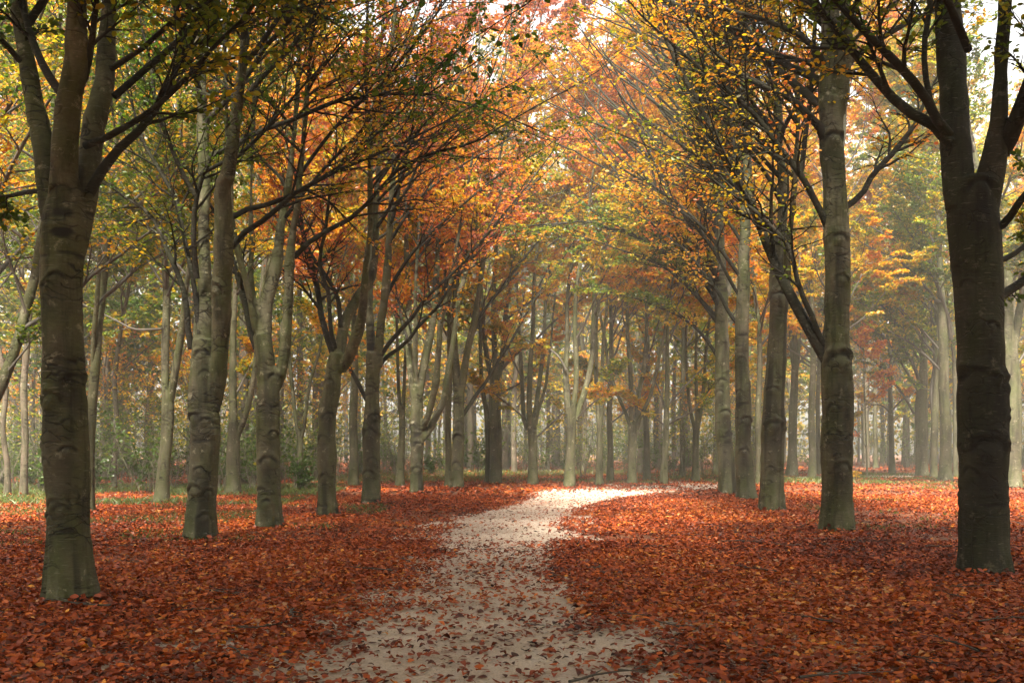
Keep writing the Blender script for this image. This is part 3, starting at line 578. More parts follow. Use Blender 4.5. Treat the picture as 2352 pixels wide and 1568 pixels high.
make_tree('beech_tree', 'bumpy right-row beech directly left of the soot-footed one', (1712, 1148),
  [(1714, 1152, 50), (1711, 1080, 44), (1708, 1010, 40), (1707, 959, 39), (1705, 834, 34), (1704, 740, 33), (1708, 650, 30), (1709, 584, 27), (1713, 490, 26), (1716, 400, 22), (1712, 260, 18), (1710, 120, 15)], (),
  [[(1695, 745, 9), (1675, 720, 9), (1650, 670, 8), (1625, 640, 7), (1580, 580, 6), (1530, 540, 5)], [(1703, 640, 9), (1668, 590, 9), (1620, 530, 8), (1560, 470, 7), (1490, 420, 6), (1420, 360, 5)], [(1706, 560, 9), (1660, 490, 8), (1600, 420, 7), (1530, 350, 6), (1450, 280, 5)],
   [(1710, 480, 9), (1670, 400, 8), (1620, 330, 7), (1550, 270, 6), (1470, 210, 5)], [(1712, 380, 9), (1670, 300, 8), (1610, 220, 7), (1540, 150, 6)], [(1705, 690, 8), (1680, 650, 8), (1640, 575, 8), (1580, 500, 7), (1520, 440, 6), (1450, 400, 5)]],
  t=.45, detail=1.3, leaf=.27, near=True, voxel=.032, top=19, toward=-1, nl=26, llen=7.5, arch=True, low=8, flare=.3, knots=[(1694, 905, 12), (1716, 890, 12), (1700, 830, 12), (1712, 970, 16), (1705, 1040, 14)])
make_tree('beech_tree', 'farthest big beech of the right row, green-streaked trunk beside the bend of the path', (1670, 1136),
  [(1671, 1140, 46), (1668, 1080, 41), (1664, 1010, 39), (1661, 959, 38), (1659, 880, 36), (1658, 802, 33), (1656, 677, 33), (1653, 600, 30), (1651, 552, 26), (1651, 490, 24), (1652, 380, 20), (1648, 240, 17), (1650, 100, 14)], (),
  [[(1648, 820, 8), (1630, 790, 8), (1595, 750, 7), (1550, 720, 6), (1500, 700, 5)], [(1650, 745, 9), (1625, 710, 9), (1600, 680, 8), (1560, 640, 7), (1520, 610, 6), (1470, 590, 5)], [(1648, 660, 9), (1610, 610, 9), (1560, 560, 8), (1500, 500, 7), (1440, 430, 6), (1390, 360, 5)],
   [(1650, 600, 8), (1600, 545, 8), (1540, 480, 7), (1480, 400, 6), (1420, 330, 5), (1370, 280, 4)], [(1650, 520, 9), (1600, 450, 8), (1540, 380, 7), (1470, 300, 6), (1400, 230, 5)], [(1650, 420, 9), (1600, 340, 8), (1530, 260, 7), (1450, 190, 6)], [(1648, 700, 8), (1620, 650, 8), (1580, 590, 7), (1530, 540, 6), (1460, 480, 5), (1400, 440, 4)]],
  t=.54, detail=1.2, leaf=.3, near=True, voxel=.034, top=20, toward=-1, nl=26, llen=7.5, arch=True, low=5.5, flare=.25, knots=[(1664, 952, 14), (1650, 905, 12), (1672, 1000, 12), (1655, 880, 12)])
# ------------------------------------------------------------------ trees beyond the right row
make_tree('beech_tree', 'straight trunk seen between the soot-footed beech and the tall straight beech', (1818, 1094),
  [(1818, 1097, 28), (1820, 1030, 22), (1822, 934, 19), (1826, 860, 17), (1828, 770, 15)], [[(1826, 860, 11), (1818, 800, 10), (1815, 700, 9)], [(1828, 860, 12), (1834, 790, 11), (1838, 700, 9)]], (), t=.5, nl=14, low=5.5, top=25)
make_tree('beech_tree', 'stout dark beech with a bushy green crown across the leafy clearing on the right', (2118, 1094),
  [(2118, 1098, 28.6), (2117, 1040, 26.0), (2117, 961, 28.6), (2116, 915, 26.9), (2120, 870, 20.2), (2122, 800, 15.1), (2122, 700, 12.6), (2124, 600, 10.1)], (),
  [[(2100, 950, 7), (2070, 900, 6), (2040, 865, 6), (2010, 830, 5), (1980, 800, 4)], [(2135, 935, 9), (2118, 905, 8), (2105, 855, 8), (2085, 815, 7), (2065, 780, 6), (2030, 745, 5), (2000, 700, 4)], [(2110, 900, 6), (2080, 850, 6), (2050, 800, 5), (2020, 760, 4)], [(2112, 830, 6), (2080, 770, 5), (2040, 720, 5), (2000, 670, 4)]],
  t=.26, nl=20, low=6, top=26, toward=-1, leaf=1.1)
make_tree('beech_tree', 'narrow fluted trunk wedged between the bushy green beech and its pale neighbour', (2145, 1098),
  [(2145, 1101, 18.5), (2145, 1040, 16.0), (2147, 961, 16.8), (2150, 900, 13.4), (2152, 845, 10.9), (2152, 740, 9.2)], (), [[(2143, 955, 8), (2139, 900, 8), (2146, 830, 6), (2140, 760, 5)]], t=.28, nl=14, low=5.5, top=25, toward=-1)
make_tree('beech_tree', 'pale ringed trunk just left of the darkest beech in the right foreground', (2172, 1104),
  [(2172, 1108, 30.2), (2172, 1040, 26.0), (2171, 961, 25.2), (2169, 900, 23.5), (2168, 845, 22.7), (2166, 778, 21.0), (2164, 700, 16.8), (2160, 646, 14.3), (2156, 540, 11.8)], (),
  [[(2160, 850, 6), (2130, 820, 6), (2095, 790, 5), (2060, 770, 4)], [(2185, 780, 10), (2178, 730, 9), (2165, 690, 8), (2150, 640, 7), (2135, 600, 5)], [(2155, 800, 6), (2120, 760, 5), (2080, 720, 4)]], t=.28, nl=17, low=8, top=26, toward=-1, leaf=1.1)
make_tree('beech_tree', 'thin trunk squeezed against the right of the pale ringed trunk', (2195, 1096),
  [(2195, 1099, 12), (2194, 1030, 11), (2193, 900, 10), (2190, 780, 8)], (), (), t=.3, nl=12, low=5.5, top=25, toward=-1)
make_tree('beech_tree', 'beech half hidden behind the right side of the darkest foreground trunk', (2324, 1122),
  [(2324, 1127, 44), (2326, 1060, 40), (2326, 950, 38), (2325, 860, 38), (2320, 812, 36), (2316, 760, 25), (2315, 712, 22), (2318, 600, 18)], [[(2328, 800, 20), (2336, 745, 18), (2350, 662, 15), (2370, 560, 12)]],
  [[(2335, 840, 7), (2360, 800, 6), (2390, 760, 5)]], t=.45, nl=15, low=7, top=17, toward=1)
for bx, by, wd, tt, tw, lab in [(2292, 1118, 34, .26, -1, 'beech hidden behind the darkest trunk, its yellow crown showing above and around it'), (1923, 1112, 24, .45, 1, 'beech hidden behind the tallest right-row trunk, only its golden crown showing on both sides'), (150, 1128, 26, .3, -1, 'beech hidden behind the thickest left trunk, only its yellow-green crown showing')]:
    make_tree('beech_tree', lab, (bx, by), [(bx, by+3, wd), (bx+1, by-60, wd*.9), (bx-2, by-160, wd*.8), (bx+2, by-300, wd*.7), (bx, by-420, wd*.55)], (), (), t=tt, nl=18, low=6, top=25, toward=tw)
make_tree('sapling', 'thin leaning sapling with bare side twigs beside the pale strip of far path', (1992, 1098),
  [(1992, 1100, 5), (1990, 1030, 4), (1987, 945, 3.4), (1985, 880, 2.4), (1984, 820, 1.6)], (), [[(1990, 1030, 2), (1975, 1000, 2), (1962, 985, 1.5)], [(1991, 1060, 1.6), (1975, 1068, 1.5), (1960, 1075, 1.2)]], t=.75, nl=6, low=3.5, top=8, cat='sapling', llen=2.0, leaf=.3, detail=.6)
make_tree('beech_tree', 'dark small beech with drooping orange boughs beyond the far strip of path', (2048, 1090),
  [(2049, 1092, 16), (2048, 1020, 12), (2046, 950, 11), (2045, 900, 9), (2045, 830, 7)], (), [[(2046, 950, 4), (2025, 930, 4), (2000, 930, 3), (1985, 940, 2)], [(2047, 945, 4), (2070, 920, 4), (2095, 905, 3)]], t=.62, nl=14, low=6, top=15, toward=-1)
make_tree('beech_tree', 'stocky trunk left of the dark small beech past the far strip of path', (2011, 1075),
  [(2011, 1077, 12), (2011, 1020, 10), (2010, 950, 9), (2010, 870, 7)], (), (), t=.6, nl=14, low=7, top=25, toward=-1)
make_tree('beech_tree', 'farthest trunk between the stocky trunk and the dark small beech on the right', (2025, 1064),
  [(2025, 1066, 9), (2026, 1010, 8), (2027, 950, 7), (2028, 880, 5)], (), (), t=.6, nl=14, low=5.5, top=26)
make_tree('beech_tree', 'pale forked trunk in the distance right of the dark small beech', (2074, 1068),
  [(2074, 1070, 8), (2075, 1020, 7), (2077, 970, 6), (2078, 950, 6)], [[(2076, 960, 4), (2071, 920, 4), (2068, 860, 3)], [(2079, 960, 4), (2086, 930, 4), (2090, 860, 3)]], (), t=.55, nl=12, low=5.5, top=17)
make_tree('beech_tree', 'beech at the far left edge, only its thick bough sweeping rightwards in view', (-70, 1215),
  [(-70, 1220, 60), (-68, 1120, 52), (-62, 1020, 48), (-50, 960, 46)], [[(-60, 1000, 30), (-20, 930, 27), (10, 870, 25), (40, 780, 23), (62, 700, 22), (85, 610, 20), (95, 550, 18), (105, 450, 14)], [(-58, 980, 34), (-70, 860, 32), (-75, 700, 28), (-80, 500, 24)]],
  [[(20, 850, 6), (60, 800, 5), (80, 770, 4)], [(60, 720, 7), (30, 620, 6), (10, 560, 5), (-10, 480, 4)]], t=.3, nl=16, low=3.6, top=15, toward=1)
for (bx, by, wd, lab, ln) in [(16, 1141, 15, 'crooked rough-barked trunk at the left edge, leftmost of a pair', -16), (54, 1143, 19, 'straight rough-barked trunk left of the thickest beech', 6), (262, 1125, 14, 'rough thin trunk amid the shrubs right of the thickest beech', 10)]:
    make_tree('woodland_tree', lab, (bx, by), [(bx, by+2, wd), (bx+1, by-70, wd*.85), (bx+ln*.6, by-160, wd*.78), (bx+ln*.2, by-260, wd*.8), (bx+ln*2, by-400, wd*.6)], (), (), t=.3, nl=12, low=6, top=15, bmat=WOODBARK)
for x, y, sgn in [(-5.1, .6, 1), (6.0, 1.6, -1), (-4.6, -5, 1), (4.8, -3.5, -1), (-4.9, -10.5, 1), (4.9, -9, -1), (-11.5, -3, 1), (-11, 4, 1), (12, -2, -1), (11.5, 4.5, -1)]:  # trees added out of frame only to shade the foreground
    bx = 1176; X0 = x
    rt = make_tree('beech_tree', 'unseen beech added around the viewpoint, its crown put there to shade the foreground', (1176, HOR+CAMH*F/20), [(1176, 1205, 70), (1178, 900, 56), (1176, 600, 50), (1172, 400, 40), (1176, 200, 30)], (), (), t=.35, nl=26, low=7.5, top=17, leaf=2.8, shade=True, arch=True, llen=8, toward=sgn, group='added shade trees beside and behind the viewpoint')
    rt.location = (x, y, 0)
# ------------------------------------------------------------------ ground, path, litter
PY = np.array([2, 5, 6.4, 9, 12.7, 17, 20, 24, 27, 30, 34, 38, 42, 48, 53, 60, 70])
PL = np.array([-1.2, -1.25, -1.3, -1.36, -1.36, -1.25, -1.0, -.35, .2, .7, 1.1, 2.2, 4.4, 10.2, 15.5, 23.5, 36])
PR = np.array([1.0, 1.0, 1.0, .97, .88, .8, .85, 1.35, 2.1, 3.1, 4.8, 7.4, 10.6, 15.5, 21.8, 31, 45])
def ground_mat():
    m, n, o = mat('leafy_soil'); tc = N(n, 'ShaderNodeTexCoord').outputs['Object']
    vo = N(n, 'ShaderNodeTexVoronoi', Scale=11); n.links.new(tc, vo.inputs['Vector'])
    sep = N(n, 'ShaderNodeSeparateColor'); n.links.new(vo.outputs['Color'], sep.inputs[0])
    c = ramp(n, sep.outputs[0], [(.0, (.045, .018, .010)), (.45, (.17, .050, .022)), (.8, (.30, .10, .04)), (1, (.36, .17, .07))]).outputs[0]
    f = noise(n, tc, .35, detail=6)
    k = ramp(n, f, [(.35, (.5, .5, .5)), (.6, (1, 1, 1))]).outputs[0]
    c = mix(n, .7, c, k, 'MULTIPLY')
    p = N(n, 'ShaderNodeBsdfPrincipled', Roughness=.7); n.links.new(c, p.inputs['Base Color'])
    b = N(n, 'ShaderNodeBump', Strength=.8, Distance=.03); n.links.new(vo.outputs['Distance'], b.inputs['Height']); n.links.new(b.outputs[0], p.inputs['Normal'])
    n.links.new(p.outputs[0], o.inputs[0]); return m
def path_mat():
    m, n, o = mat('sandy_path'); tc = N(n, 'ShaderNodeTexCoord').outputs['Object']
    f = noise(n, tc, 1.1, detail=7, rough=.65); g = noise(n, tc, 60, detail=4, rough=.8)
    f2 = noise(n, tc, .45, detail=4)
    c = ramp(n, f, [(.3, (.46, .365, .29)), (.5, (.60, .495, .405)), (.7, (.68, .58, .49))]).outputs[0]
    dm = ramp(n, f2, [(.36, (.78, .76, .74)), (.56, (1, 1, 1))]).outputs[0]
    c = mix(n, .9, c, dm, 'MULTIPLY')
    gm = ramp(n, g, [(.32, (.45, .43, .40)), (.58, (1.15, 1.15, 1.15))]).outputs[0]
    c = mix(n, .8, c, gm, 'MULTIPLY')
    p = N(n, 'ShaderNodeBsdfPrincipled', Roughness=.85); n.links.new(c, p.inputs['Base Color'])
    b = N(n, 'ShaderNodeBump', Strength=.8, Distance=.015); n.links.new(g, b.inputs['Height']); n.links.new(b.outputs[0], p.inputs['Normal'])
    n.links.new(p.outputs[0], o.inputs[0]); return m
me = mesh('ground', [(-160, -90, 0), (160, -90, 0), (160, 230, 0), (-160, 230, 0)], [(0, 1, 2, 3)], [ground_mat()])
g = link('ground', me); g['kind'] = 'structure'
ys = np.concatenate([np.arange(-4, 40, .5), np.arange(40, 66, .5)])
wide = np.interp(ys, [0, 9, 16, 24, 60], [1.9, 1.6, .8, .45, .3])
l = np.interp(ys, PY, PL)-wide; r = np.interp(ys, PY, PR)+wide
jit = lambda s: .25*vnoise(np.c_[ys*.9, ys*0+s, ys*0])
l += jit(1.3); r += jit(8.1)
cols = 12; V = np.array([[(a+(b-a)*j/cols, y, .004) for j in range(cols+1)] for a, b, y in zip(l, r, ys)])
V[:, :, 2] += np.maximum(0, .012*vnoise(V.reshape(-1, 3)*1.2, 2).reshape(V.shape[:2]))
i = np.arange(len(ys)-1)[:, None]*(cols+1); j = np.arange(cols)[None]
q = np.stack([i+j, i+j+1, i+j+cols+2, i+j+cols+1], -1).reshape(-1, 4)
p = link('path', mesh('path', V.reshape(-1, 3), q, [path_mat()])); p['kind'] = 'structure'
def on_path(x, y):
    """0 in the bare middle of the path, 1 where the litter is whole"""
    a = np.interp(y, PY, PL); b = np.interp(y, PY, PR); cx = (a+b)/2; hw = (b-a)/2
    P3 = np.c_[x, y, x*0]
    u = (x-cx)/hw; left = u < 0
    e = np.where(left, np.interp(y, [5, 10, 16], [1.75, 1.6, 1.3]), np.interp(y, [5, 8, 11, 16], [2.1, 1.9, 1.45, 1.35]))
    s = smooth(np.interp(y, [6, 14, 20], [.26, .3, .6]), np.interp(y, [14, 20], [.9, 1.0]), np.abs(u)/e+np.interp(y, [18, 25], [.22, .08])*vnoise(P3*1.3, 21)+.10*vnoise(P3*4, 22))
    return np.maximum(s, .93*smooth(33, 36.5, y)*(x < 14))
LT = np.array([[.045, .014, .008], [.16, .028, .008], [.35, .062, .012], [.56, .130, .016], [.68, .28, .03], [.55, .27, .13]]); LTT = np.array([0, .2, .5, .80, .92, 1])
def litter_col(P):
    k = len(P); t = .41+.22*vnoise(P*.4, 31)+.14*vnoise(P*1.8, 32)+rng.normal(size=k)*.21
    return np.stack([np.interp(np.clip(t, 0, 1), LTT, LT[:, i]) for i in range(3)], -1)*rng.uniform(.7, 1.25, k)[:, None]
def litter(n, y0, y1, slope, base, size, dens_mid, acc, tilt=.42):
    y = np.sqrt(rng.uniform(y0*y0, y1*y1, n)); x = rng.uniform(-1, 1, n)*(y*slope+base)
    s = on_path(x, y); bare = smooth(-.62, -.25, vnoise(np.c_[x*.55, y*.55, x*0], 44)+.4*vnoise(np.c_[x*2, y*2, x*0], 45))
    keep = rng.random(n) < (dens_mid+(1-dens_mid)*s**1.6)*np.where(s > .6, .3+.7*bare, 1)
    x, y, s = x[keep], y[keep], s[keep]; k = len(x)
    lump = .5+.5*vnoise(np.c_[x*1.1, y*1.1, x*0], 41)
    z = .010+rng.random(k)**2*(.012+.055*s*lump)
    S = np.c_[x, y, z]; az = rng.uniform(0, 6.28, k)
    A = np.c_[np.cos(az), np.sin(az), rng.normal(size=k)*.22]; Nn = np.array([0, 0, 1.])+rng.normal(size=(k, 3))*tilt*(.45+.55*s[:, None])*np.array([1, 1, .2])
    sz = size*rng.uniform(.6, 1.2, k); S[:, :2] -= A[:, :2]*sz[:, None]*.5
    S[:, 2] += .12*sz
    v, q = leaves(S, A, Nn, sz, SHAPE9, rng.uniform(-.35, .75, k), rng.uniform(-1.2, .9, k))
    lo = v[:, :, 2].min(1); v[:, :, 2] += np.maximum(0, .008-lo)[:, None]
    acc.add(v, q, np.repeat(litter_col(np.c_[x, y, x*0]), 9, 0))
A = Acc()
litter(190000, 4.6, 16, .58, 1.2, .064, .11, A)
litter(150000, 16, 32, .56, 2, .072, .07, A)
litter(70000, 32, 60, .56, 3, .12, .10, A)
litter(30000, 60, 110, .56, 3, .2, .5, A)
def litter_at(S, acc, size):
    k = len(S); az = rng.uniform(0, 6.28, k); A_ = np.c_[np.cos(az), np.sin(az), rng.normal(size=k)*.4]
    v, q = leaves(S, A_, np.array([0, 0, 1.])+rng.normal(size=(k, 3))*.5, size*rng.uniform(.6, 1.2, k), SHAPE9, rng.uniform(-.35, .75, k), rng.uniform(-1.2, .9, k))
    v[:, :, 2] += np.maximum(0, .008-v[:, :, 2].min(1))[:, None]
    acc.add(v, q, np.repeat(litter_col(S*np.array([1, 1, 0])), 9, 0))
for bx, by, br in BASES:                     # leaves drifted against the foot of each trunk
    k = 260; a = rng.uniform(0, 6.28, k); u = rng.random(k)**1.5; rr = br*1.25+u*.45
    litter_at(np.c_[bx+np.cos(a)*rr, by+np.sin(a)*rr, .02+.11*(1-u)*rng.random(k)*(.5+.5*np.sin(a*2+bx))], A, .07+.0012*by)
o = link('leaf_litter', A.mesh('leaf_litter', [LITTER]))
tag(o, 'thick carpet of rust and orange fallen beech leaves over the woodland floor', 'leaf litter', kind='stuff')
k = 26000; y = np.sqrt(rng.uniform(25, 900, k)); x = np.interp(y, PY, (PL+PR)/2)+rng.normal(size=k)*1.3      # trodden fragments on the sand
S = np.c_[x, y, rng.uniform(.009, .016, k)]; az = rng.uniform(0, 6.28, k)
v, q = leaves(S, np.c_[np.cos(az), np.sin(az), az*0], np.array([0, 0, 1.])+rng.normal(size=(k, 3))*.15, rng.uniform(.008, .034, k), SHAPE6, rng.uniform(0, .3, k), np.zeros(k))
v[:, :, 2] += np.maximum(0, .007-v[:, :, 2].min(1))[:, None]
FR = Acc(); FR.add(v, q, np.repeat(litter_col(S)*rng.uniform(.35, .9, (k, 1)), 6, 0)); FRAG = FR
# single leaves that stand out on the bare sand
o = link('leaf_fragments', FRAG.mesh('leaf_fragments', [LITTER])); tag(o, 'crumbs of trodden brown leaf scattered over the sandy path', 'leaf crumbs', kind='stuff')
protos = []
for i in range(8):
    a = Acc(); v, q = leaves(np.array([[-.5*.08, 0, .016]]), np.array([[1, 0, rng.normal()*.15]]), np.array([[rng.normal()*.25, rng.normal()*.3, 1]]), np.array([.08]), SHAPE9, np.array([rng.uniform(.1, .8)]), np.array([rng.uniform(-1.3, .6)]))
    v[:, :, 2] += max(0, .003-v[:, :, 2].min())
    a.add(v, q, np.repeat(litter_col(rng.uniform(0, 9, (1, 3))), 9, 0)); protos.append(a.mesh('fallen_leaf', [LITTER]))
cnt = 0
while cnt < 170:
    y = math.sqrt(rng.uniform(5.7**2, 13**2)); a, b = np.interp(y, PY, PL), np.interp(y, PY, PR); x = rng.uniform(a*.9, b*.95)
    o = link('fallen_leaf', protos[cnt % 8]); o.location = (x, y, .014); o.rotation_euler.z = rng.uniform(0, 6.28); s = rng.uniform(.7, 1.25); o.scale = (s, s, s)
    tag(o, 'single curled rust-coloured beech leaf lying on the bare pale sand of the path', 'fallen leaf', 'loose leaves on the bare path'); cnt += 1
# sticks lying in the litter
TW = []
for i in range(4):
    a = Acc(); p_, r_ = grow(np.zeros((1, 3)), np.array([[1, 0, .0]]), np.array([.45]), np.array([.007]), 6, .16, np.zeros(1), .3); p_[:, :, 2] = np.abs(p_[:, :, 2])*.4+.012
    s_ = spawn(p_, r_, np.array([.45]), 3, .3, .9, .5, .9, .35, .7, .1); p2, r2 = grow(s_[0], s_[1], s_[2], np.full(3, .004), 3, .1, np.zeros(3), .4); p2[:, :, 2] = np.abs(p2[:, :, 2])+.008
    v, q = tubes(p_, r_, 5); a.add(v, q); v, q = tubes(p2, r2, 4); a.add(v, q); TW.append(a.mesh('fallen_twig', [TWIG]))
for i in range(46):
    y = math.sqrt(rng.uniform(36, 260)); x = rng.uniform(-.52, .52)*y
    o = link('fallen_twig', TW[i % 4]); o.location = (x, y, .04); o.rotation_euler.z = rng.uniform(0, 6.28); s = rng.uniform(.6, 1.5); o.scale = (s, s, s)
    tag(o, 'short dark fallen twig lying among the rust-coloured leaves', 'twig', 'fallen twigs on the leaf carpet')
# grass and low green growth
def blades(n, fx, h, acc, tint):
    P = fx(n); k = len(P); az = rng.uniform(0, 6.28, k); hh = h*rng.uniform(.4, 1.2, k); wd = .006+.0006*P[:, 1]*.25
    s = np.c_[np.cos(az), np.sin(az), az*0]; ln = np.c_[rng.normal(size=(k, 2))*.45, np.ones(k)]
    v = np.stack([P-s*wd[:, None], P+s*wd[:, None], P+ln*hh[:, None]*.6+s*wd[:, None]*.7, P+ln*hh[:, None]+np.c_[ln[:, :2]*hh[:, None]*.3, az*0]], 1)
    c = np.array(tint)*rng.uniform(.6, 1.4, (k, 1))*np.c_[rng.uniform(.8, 1.6, k), np.ones(k), np.ones(k)]
    acc.add(v, np.arange(4*k).reshape(-1, 4), np.repeat(c, 4, 0))
def patch(x0, x1, y0, y1, sc, th, seed):
    def f(n):
        x = rng.uniform(x0, x1, n*4); y = rng.uniform(y0, y1, n*4); v = vnoise(np.c_[x*sc, y*sc, x*0], seed)
        ok = v > th; return np.c_[x, y, x*0][ok][:n]
    return f
A = Acc()
blades(9000, patch(-16, -3.0, 15, 26, .8, .25, 51), .10, A, (.06, .12, .02))
blades(30000, patch(-22, -6, 26, 40, .4, -.35, 52), .17, A, (.08, .14, .025))
blades(5000, patch(6, 13, 11, 30, .9, .5, 53), .09, A, (.07, .13, .02))
blades(16000, patch(12, 34, 36, 60, .5, .0, 54), .16, A, (.08, .14, .02))
blades(16000, patch(-10, 14, 42, 66, .4, -.2, 55), .2, A, (.09, .14, .02))
o = link('grass', A.mesh('grass', [GRASS])); tag(o, 'tufts of short green grass poking through the fallen leaves', 'grass', kind='stuff')
# ------------------------------------------------------------------ the wood behind
def wood_tree(h, r, t, nl, low, n3, leafn, size):
    a = np.array([(0, 0, -.1, r*1.2), (.05, 0, h*.2, r), (rng.normal()*.25, rng.normal()*.2, h*.5, r*.8), (rng.normal()*.4, rng.normal()*.3, h, .02)])
    st = spline(a, .5); A = Acc(); v, q = tubes(st[None, :, :3], st[None, :, 3], 9); A.add(v+.06*r*rng.normal(size=v.shape), q)
    tr = A.mesh('trunk', [WOODBARK])
    j = np.argmin(np.abs(st[None, :, 2]-np.linspace(low, h*.95, nl)[:, None]), 1); az = rng.uniform(0, 6.28, nl); el = rng.uniform(.4, 1.1, nl)
    D = np.c_[np.cos(az)*np.cos(el), np.sin(az)*np.cos(el), np.sin(el)]; L = (h*.26*(1.2-.7*st[j, 2]/h))
    P1, R1 = grow(st[j, :3], D, L, np.minimum(st[j, 3]*.5, .04), 8, .09, np.zeros(nl), .2)
    s2 = spawn(P1, R1, L, 6, .15, 1, .5, 1, .4, .6, .6); P2, R2 = grow(s2[0], s2[1], s2[2], s2[3], 5, .12, np.zeros(len(s2[0])), .3)
    s3 = spawn(P2, R2, s2[2], n3, .15, 1, .5, 1, .5, .7, .5); P3, R3 = grow(s3[0], s3[1], s3[2], np.maximum(s3[3], .003), 3, .12, np.zeros(len(s3[0])), .5)
    A = Acc(); v, q = tubes(P1, R1, 5); A.add(v, q); v, q = tubes(P2, R2, 3); A.add(v, q); v, q = tubes(P3, R3, 3); A.add(v, q)
    br = A.mesh('branches', [TWIG])
    P3 = P3[rng.random(len(P3)) < np.interp(P3[:, 0, 2]/h, [.15, .35, 1], [1, .75, .6])]
    A = Acc(); leafset(A, P3, leafn, size, t); return tr, br, A.mesh('crown', [LEAF])
PALE = bark_mat('pale_stem', (.10, .085, .065), (.19, .165, .13), (.30, .27, .22), (.13, .14, .08))
def shrub_kind(h, ns, t, leafn, size):
    az = rng.uniform(0, 6.28, ns); D = np.c_[np.cos(az)*.3, np.sin(az)*.3, np.ones(ns)]; L = h*rng.uniform(.6, 1.1, ns)
    P1, R1 = grow(np.c_[rng.normal(size=(ns, 2))*.25, np.full(ns, -.05)], D, L, np.full(ns, .016), 8, .1, np.zeros(ns), .3)
    s2 = spawn(P1, R1, L, 9, .15, 1, .4, 1, .35, .6, 1.0, ); P2, R2 = grow(s2[0], s2[1], s2[2], s2[3], 4, .12, np.full(len(s2[0]), .2), .3)
    A = Acc(); v, q = tubes(P1, R1, 5); A.add(v, q); v, q = tubes(P2, np.maximum(R2, .004), 3); A.add(v, q); st = A.mesh('stems', [PALE])
    A = Acc(); leafset(A, P2, leafn, size, t); return st, A.mesh('foliage', [LEAF])
WT = [wood_tree(h, r, t, nl, low, 5, 18, .19) for h, r, t, nl, low in [(25, .17, .30, 26, 3.0), (22, .14, .24, 24, 2.6), (27, .20, .42, 28, 3.5), (15, .09, .26, 16, 2.2), (26, .18, .50, 28, 3.5)]]
SH = [shrub_kind(h, ns, t, lf, .13) for h, ns, t, lf in [(3.2, 9, .38, 5), (5.2, 11, .44, 6), (2.2, 8, .26, 7), (7.5, 10, .50, 7), (1.2, 9, .14, 9)]]
def place(kind, x, y, s, label, group, cat, names, name):
    rt = thing(name, (x, y, 0), label, cat, group); rt.rotation_euler.z = rng.uniform(0, 6.28); rt.scale = (s, s, s*rng.uniform(.9, 1.12))
    for nm, me in zip(names, kind): link(nm, me, rt)
def scatter(n, region, mind, taken):
    out = []
    for _ in range(n*40):
        x, y = region();
        if all((x-a)**2+(y-b)**2 > mind*mind for a, b in taken): out.append((x, y)); taken.append((x, y))
        if len(out) >= n: break
    return out
U = rng.uniform
def left_wood(): y = U(40, 80); return (U(-.62*y-1, -.14*y-2.5), y)
def mid_wood(): y = U(60, 100); return (U(-.17*y, .24*y), y)
def right_wood(): y = U(74, 118); return (U(.22*y, .6*y), y)
def far_right(): y = U(52, 90); return (U(.40*y, .62*y), y)
tk = []
for reg, n, lab, grp in [(left_wood, 40, 'slender woodland tree standing in the misty shrubs behind the left row', 'woodland trees behind the left row'),
                    (mid_wood, 40, 'hazy woodland tree in the thicket beyond the bend of the path', 'woodland trees beyond the path bend'),
                    (right_wood, 40, 'distant woodland tree past the far strip of path on the right', 'woodland trees past the far path'),
                    (far_right, 18, 'woodland tree at the right edge behind the darkest foreground beech', 'woodland trees at the right edge')]:
    for i, (x, y) in enumerate(scatter(n, reg, 1.6, tk)): place(WT[rng.integers(5)], x, y, U(.8, 1.15), lab, grp, 'tree', ('trunk', 'branches', 'crown'), 'woodland_tree')
def left_edge(): y = U(33, 62); return (U(-.6*y, -.13*y-2), y)
def mid_edge(): y = U(50, 85); return (U(-.16*y, .26*y), y)
def right_edge(): y = U(72, 105); return (U(.26*y, .58*y), y)
tk = []
for reg, n, lab, grp in [(left_edge, 110, 'twiggy undergrowth shrub with sparse pale leaves behind the left row', 'shrubs behind the left row'), (mid_edge, 75, 'green undergrowth shrub at the foot of the misty wood beyond the path bend', 'shrubs beyond the path bend'), (right_edge, 40, 'low shrub in the distant wood past the far strip of path', 'shrubs past the far path')]:
    for i, (x, y) in enumerate(scatter(n, reg, .9, tk)): place(SH[rng.integers(5)], x, y, U(.7, 1.2), lab, grp, 'shrub', ('stems', 'foliage'), 'shrub')
# the far wood that closes the view
A = Acc(); n = 140000
ph = rng.uniform(-.66, .66, n); dd = rng.uniform(100, 150, n); zz = rng.random(n)**.9*40
dn = vnoise(np.c_[ph*40, zz*.25, dd*.06], 61) > -.25; ph, dd, zz = ph[dn], dd[dn], zz[dn]; n = len(ph)
S = np.c_[np.tan(ph)*dd, dd, zz]
v, q = leaves(S, rng.normal(size=(n, 3)), rng.normal(size=(n, 3)), rng.uniform(.3, .65, n), SHAPE6, np.full(n, .2), np.zeros(n))
A.add(v, q, np.repeat(hue(.31+.22*vnoise(S*.12, 62)+rng.normal(size=n)*.08)*rng.uniform(.7, 1.1, (n, 1)), 6, 0))
n2 = 26000; a = rng.uniform(.62, 2.3, n2)*rng.choice([-1, 1], n2); dd = rng.uniform(34, 60, n2)     # unseen wood added at the sides and behind to block low skylight
S = np.c_[np.sin(a)*dd, np.cos(a)*dd, rng.random(n2)**.8*24]; S = S[(np.abs(S[:, 0]) > .66*S[:, 1]+6)]; k = len(S)
v, q = leaves(S, rng.normal(size=(k, 3)), rng.normal(size=(k, 3)), rng.uniform(.6, 1.2, k), SHAPE6, np.full(k, .2), np.zeros(k))
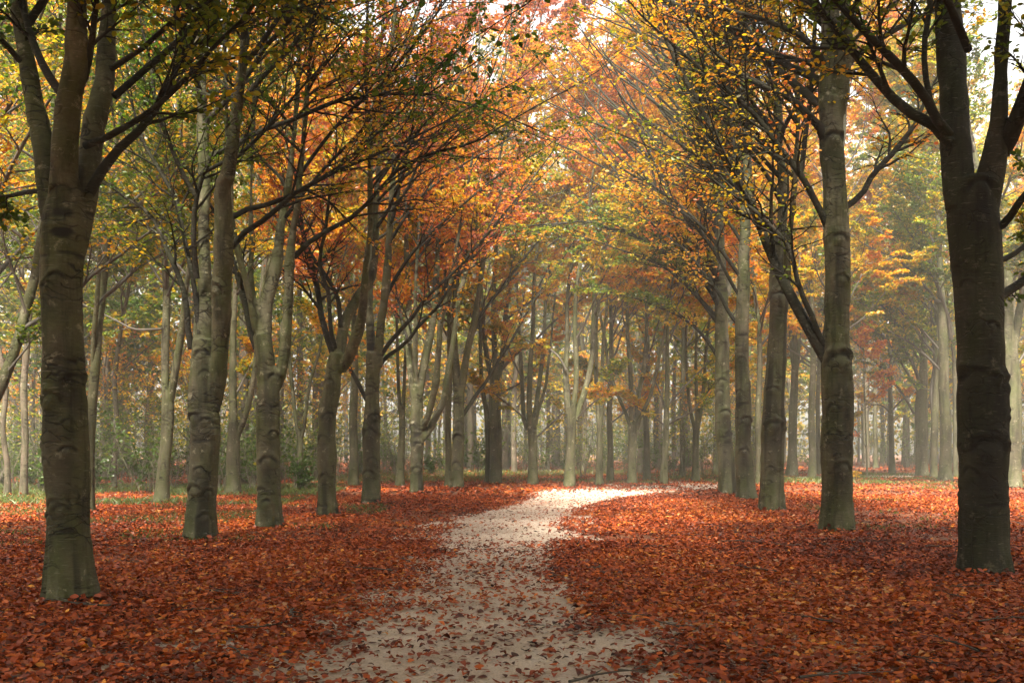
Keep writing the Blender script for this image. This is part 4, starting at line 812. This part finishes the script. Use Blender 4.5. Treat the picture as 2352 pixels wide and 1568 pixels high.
A.add(v, q, np.repeat(hue(.3+.25*vnoise(S*.12, 62)+rng.normal(size=k)*.08)*rng.uniform(.6, 1, (k, 1)), 6, 0))
k = 16000; S = np.c_[rng.uniform(-45, 45, k), rng.uniform(-42, -9, k), rng.uniform(7, 19, k)]      # unseen leaf canopy added behind the viewpoint to block the sun
v, q = leaves(S, rng.normal(size=(k, 3)), rng.normal(size=(k, 3))*.4+np.array([0, 0, 1.]), rng.uniform(.5, 1.0, k), SHAPE6, np.full(k, .2), np.zeros(k))
A.add(v, q, np.repeat(hue(.3+rng.normal(size=k)*.15)*rng.uniform(.6, 1, (k, 1)), 6, 0))
m = 130; ph = rng.uniform(-.66, .66, m); dd = rng.uniform(98, 150, m); B = np.c_[np.tan(ph)*dd, dd, dd*0-.1]
T = B+np.c_[rng.normal(size=(m, 2))*.8, np.full(m, 20)]
P = B[:, None]+(T-B)[:, None]*np.linspace(0, 1, 5)[None, :, None]
v, q = tubes(P, np.repeat(rng.uniform(.1, .25, m)[:, None], 5, 1)*np.linspace(1, .4, 5), 6); A.add(v, q, np.full((len(v), 3), .09))
o = link('distant_wood', A.mesh('distant_wood', [LEAF])); tag(o, 'far-off mass of pale misty woodland closing the view, with unseen leaves added for shade', 'distant wood', kind='stuff')
# ------------------------------------------------------------------ haze
m, n, o = mat('mist'); pv = N(n, 'ShaderNodeVolumePrincipled', Density=.0023, Anisotropy=.0); pv.inputs['Color'].default_value = (1, .95, .82, 1)
n.links.new(pv.outputs[0], o.inputs['Volume'])
x0, x1, y0, y1, z0, z1 = -165, 165, -95, 235, -1, 42
me = mesh('haze', [(x0, y0, z0), (x1, y0, z0), (x1, y1, z0), (x0, y1, z0), (x0, y0, z1), (x1, y0, z1), (x1, y1, z1), (x0, y1, z1)],
          [(0, 3, 2, 1), (4, 5, 6, 7), (0, 1, 5, 4), (1, 2, 6, 5), (2, 3, 7, 6), (3, 0, 4, 7)], [m], smooth_=False)
o = link('haze', me); tag(o, 'thin pale mist hanging between the trees and thickening with distance', 'haze', kind='stuff')
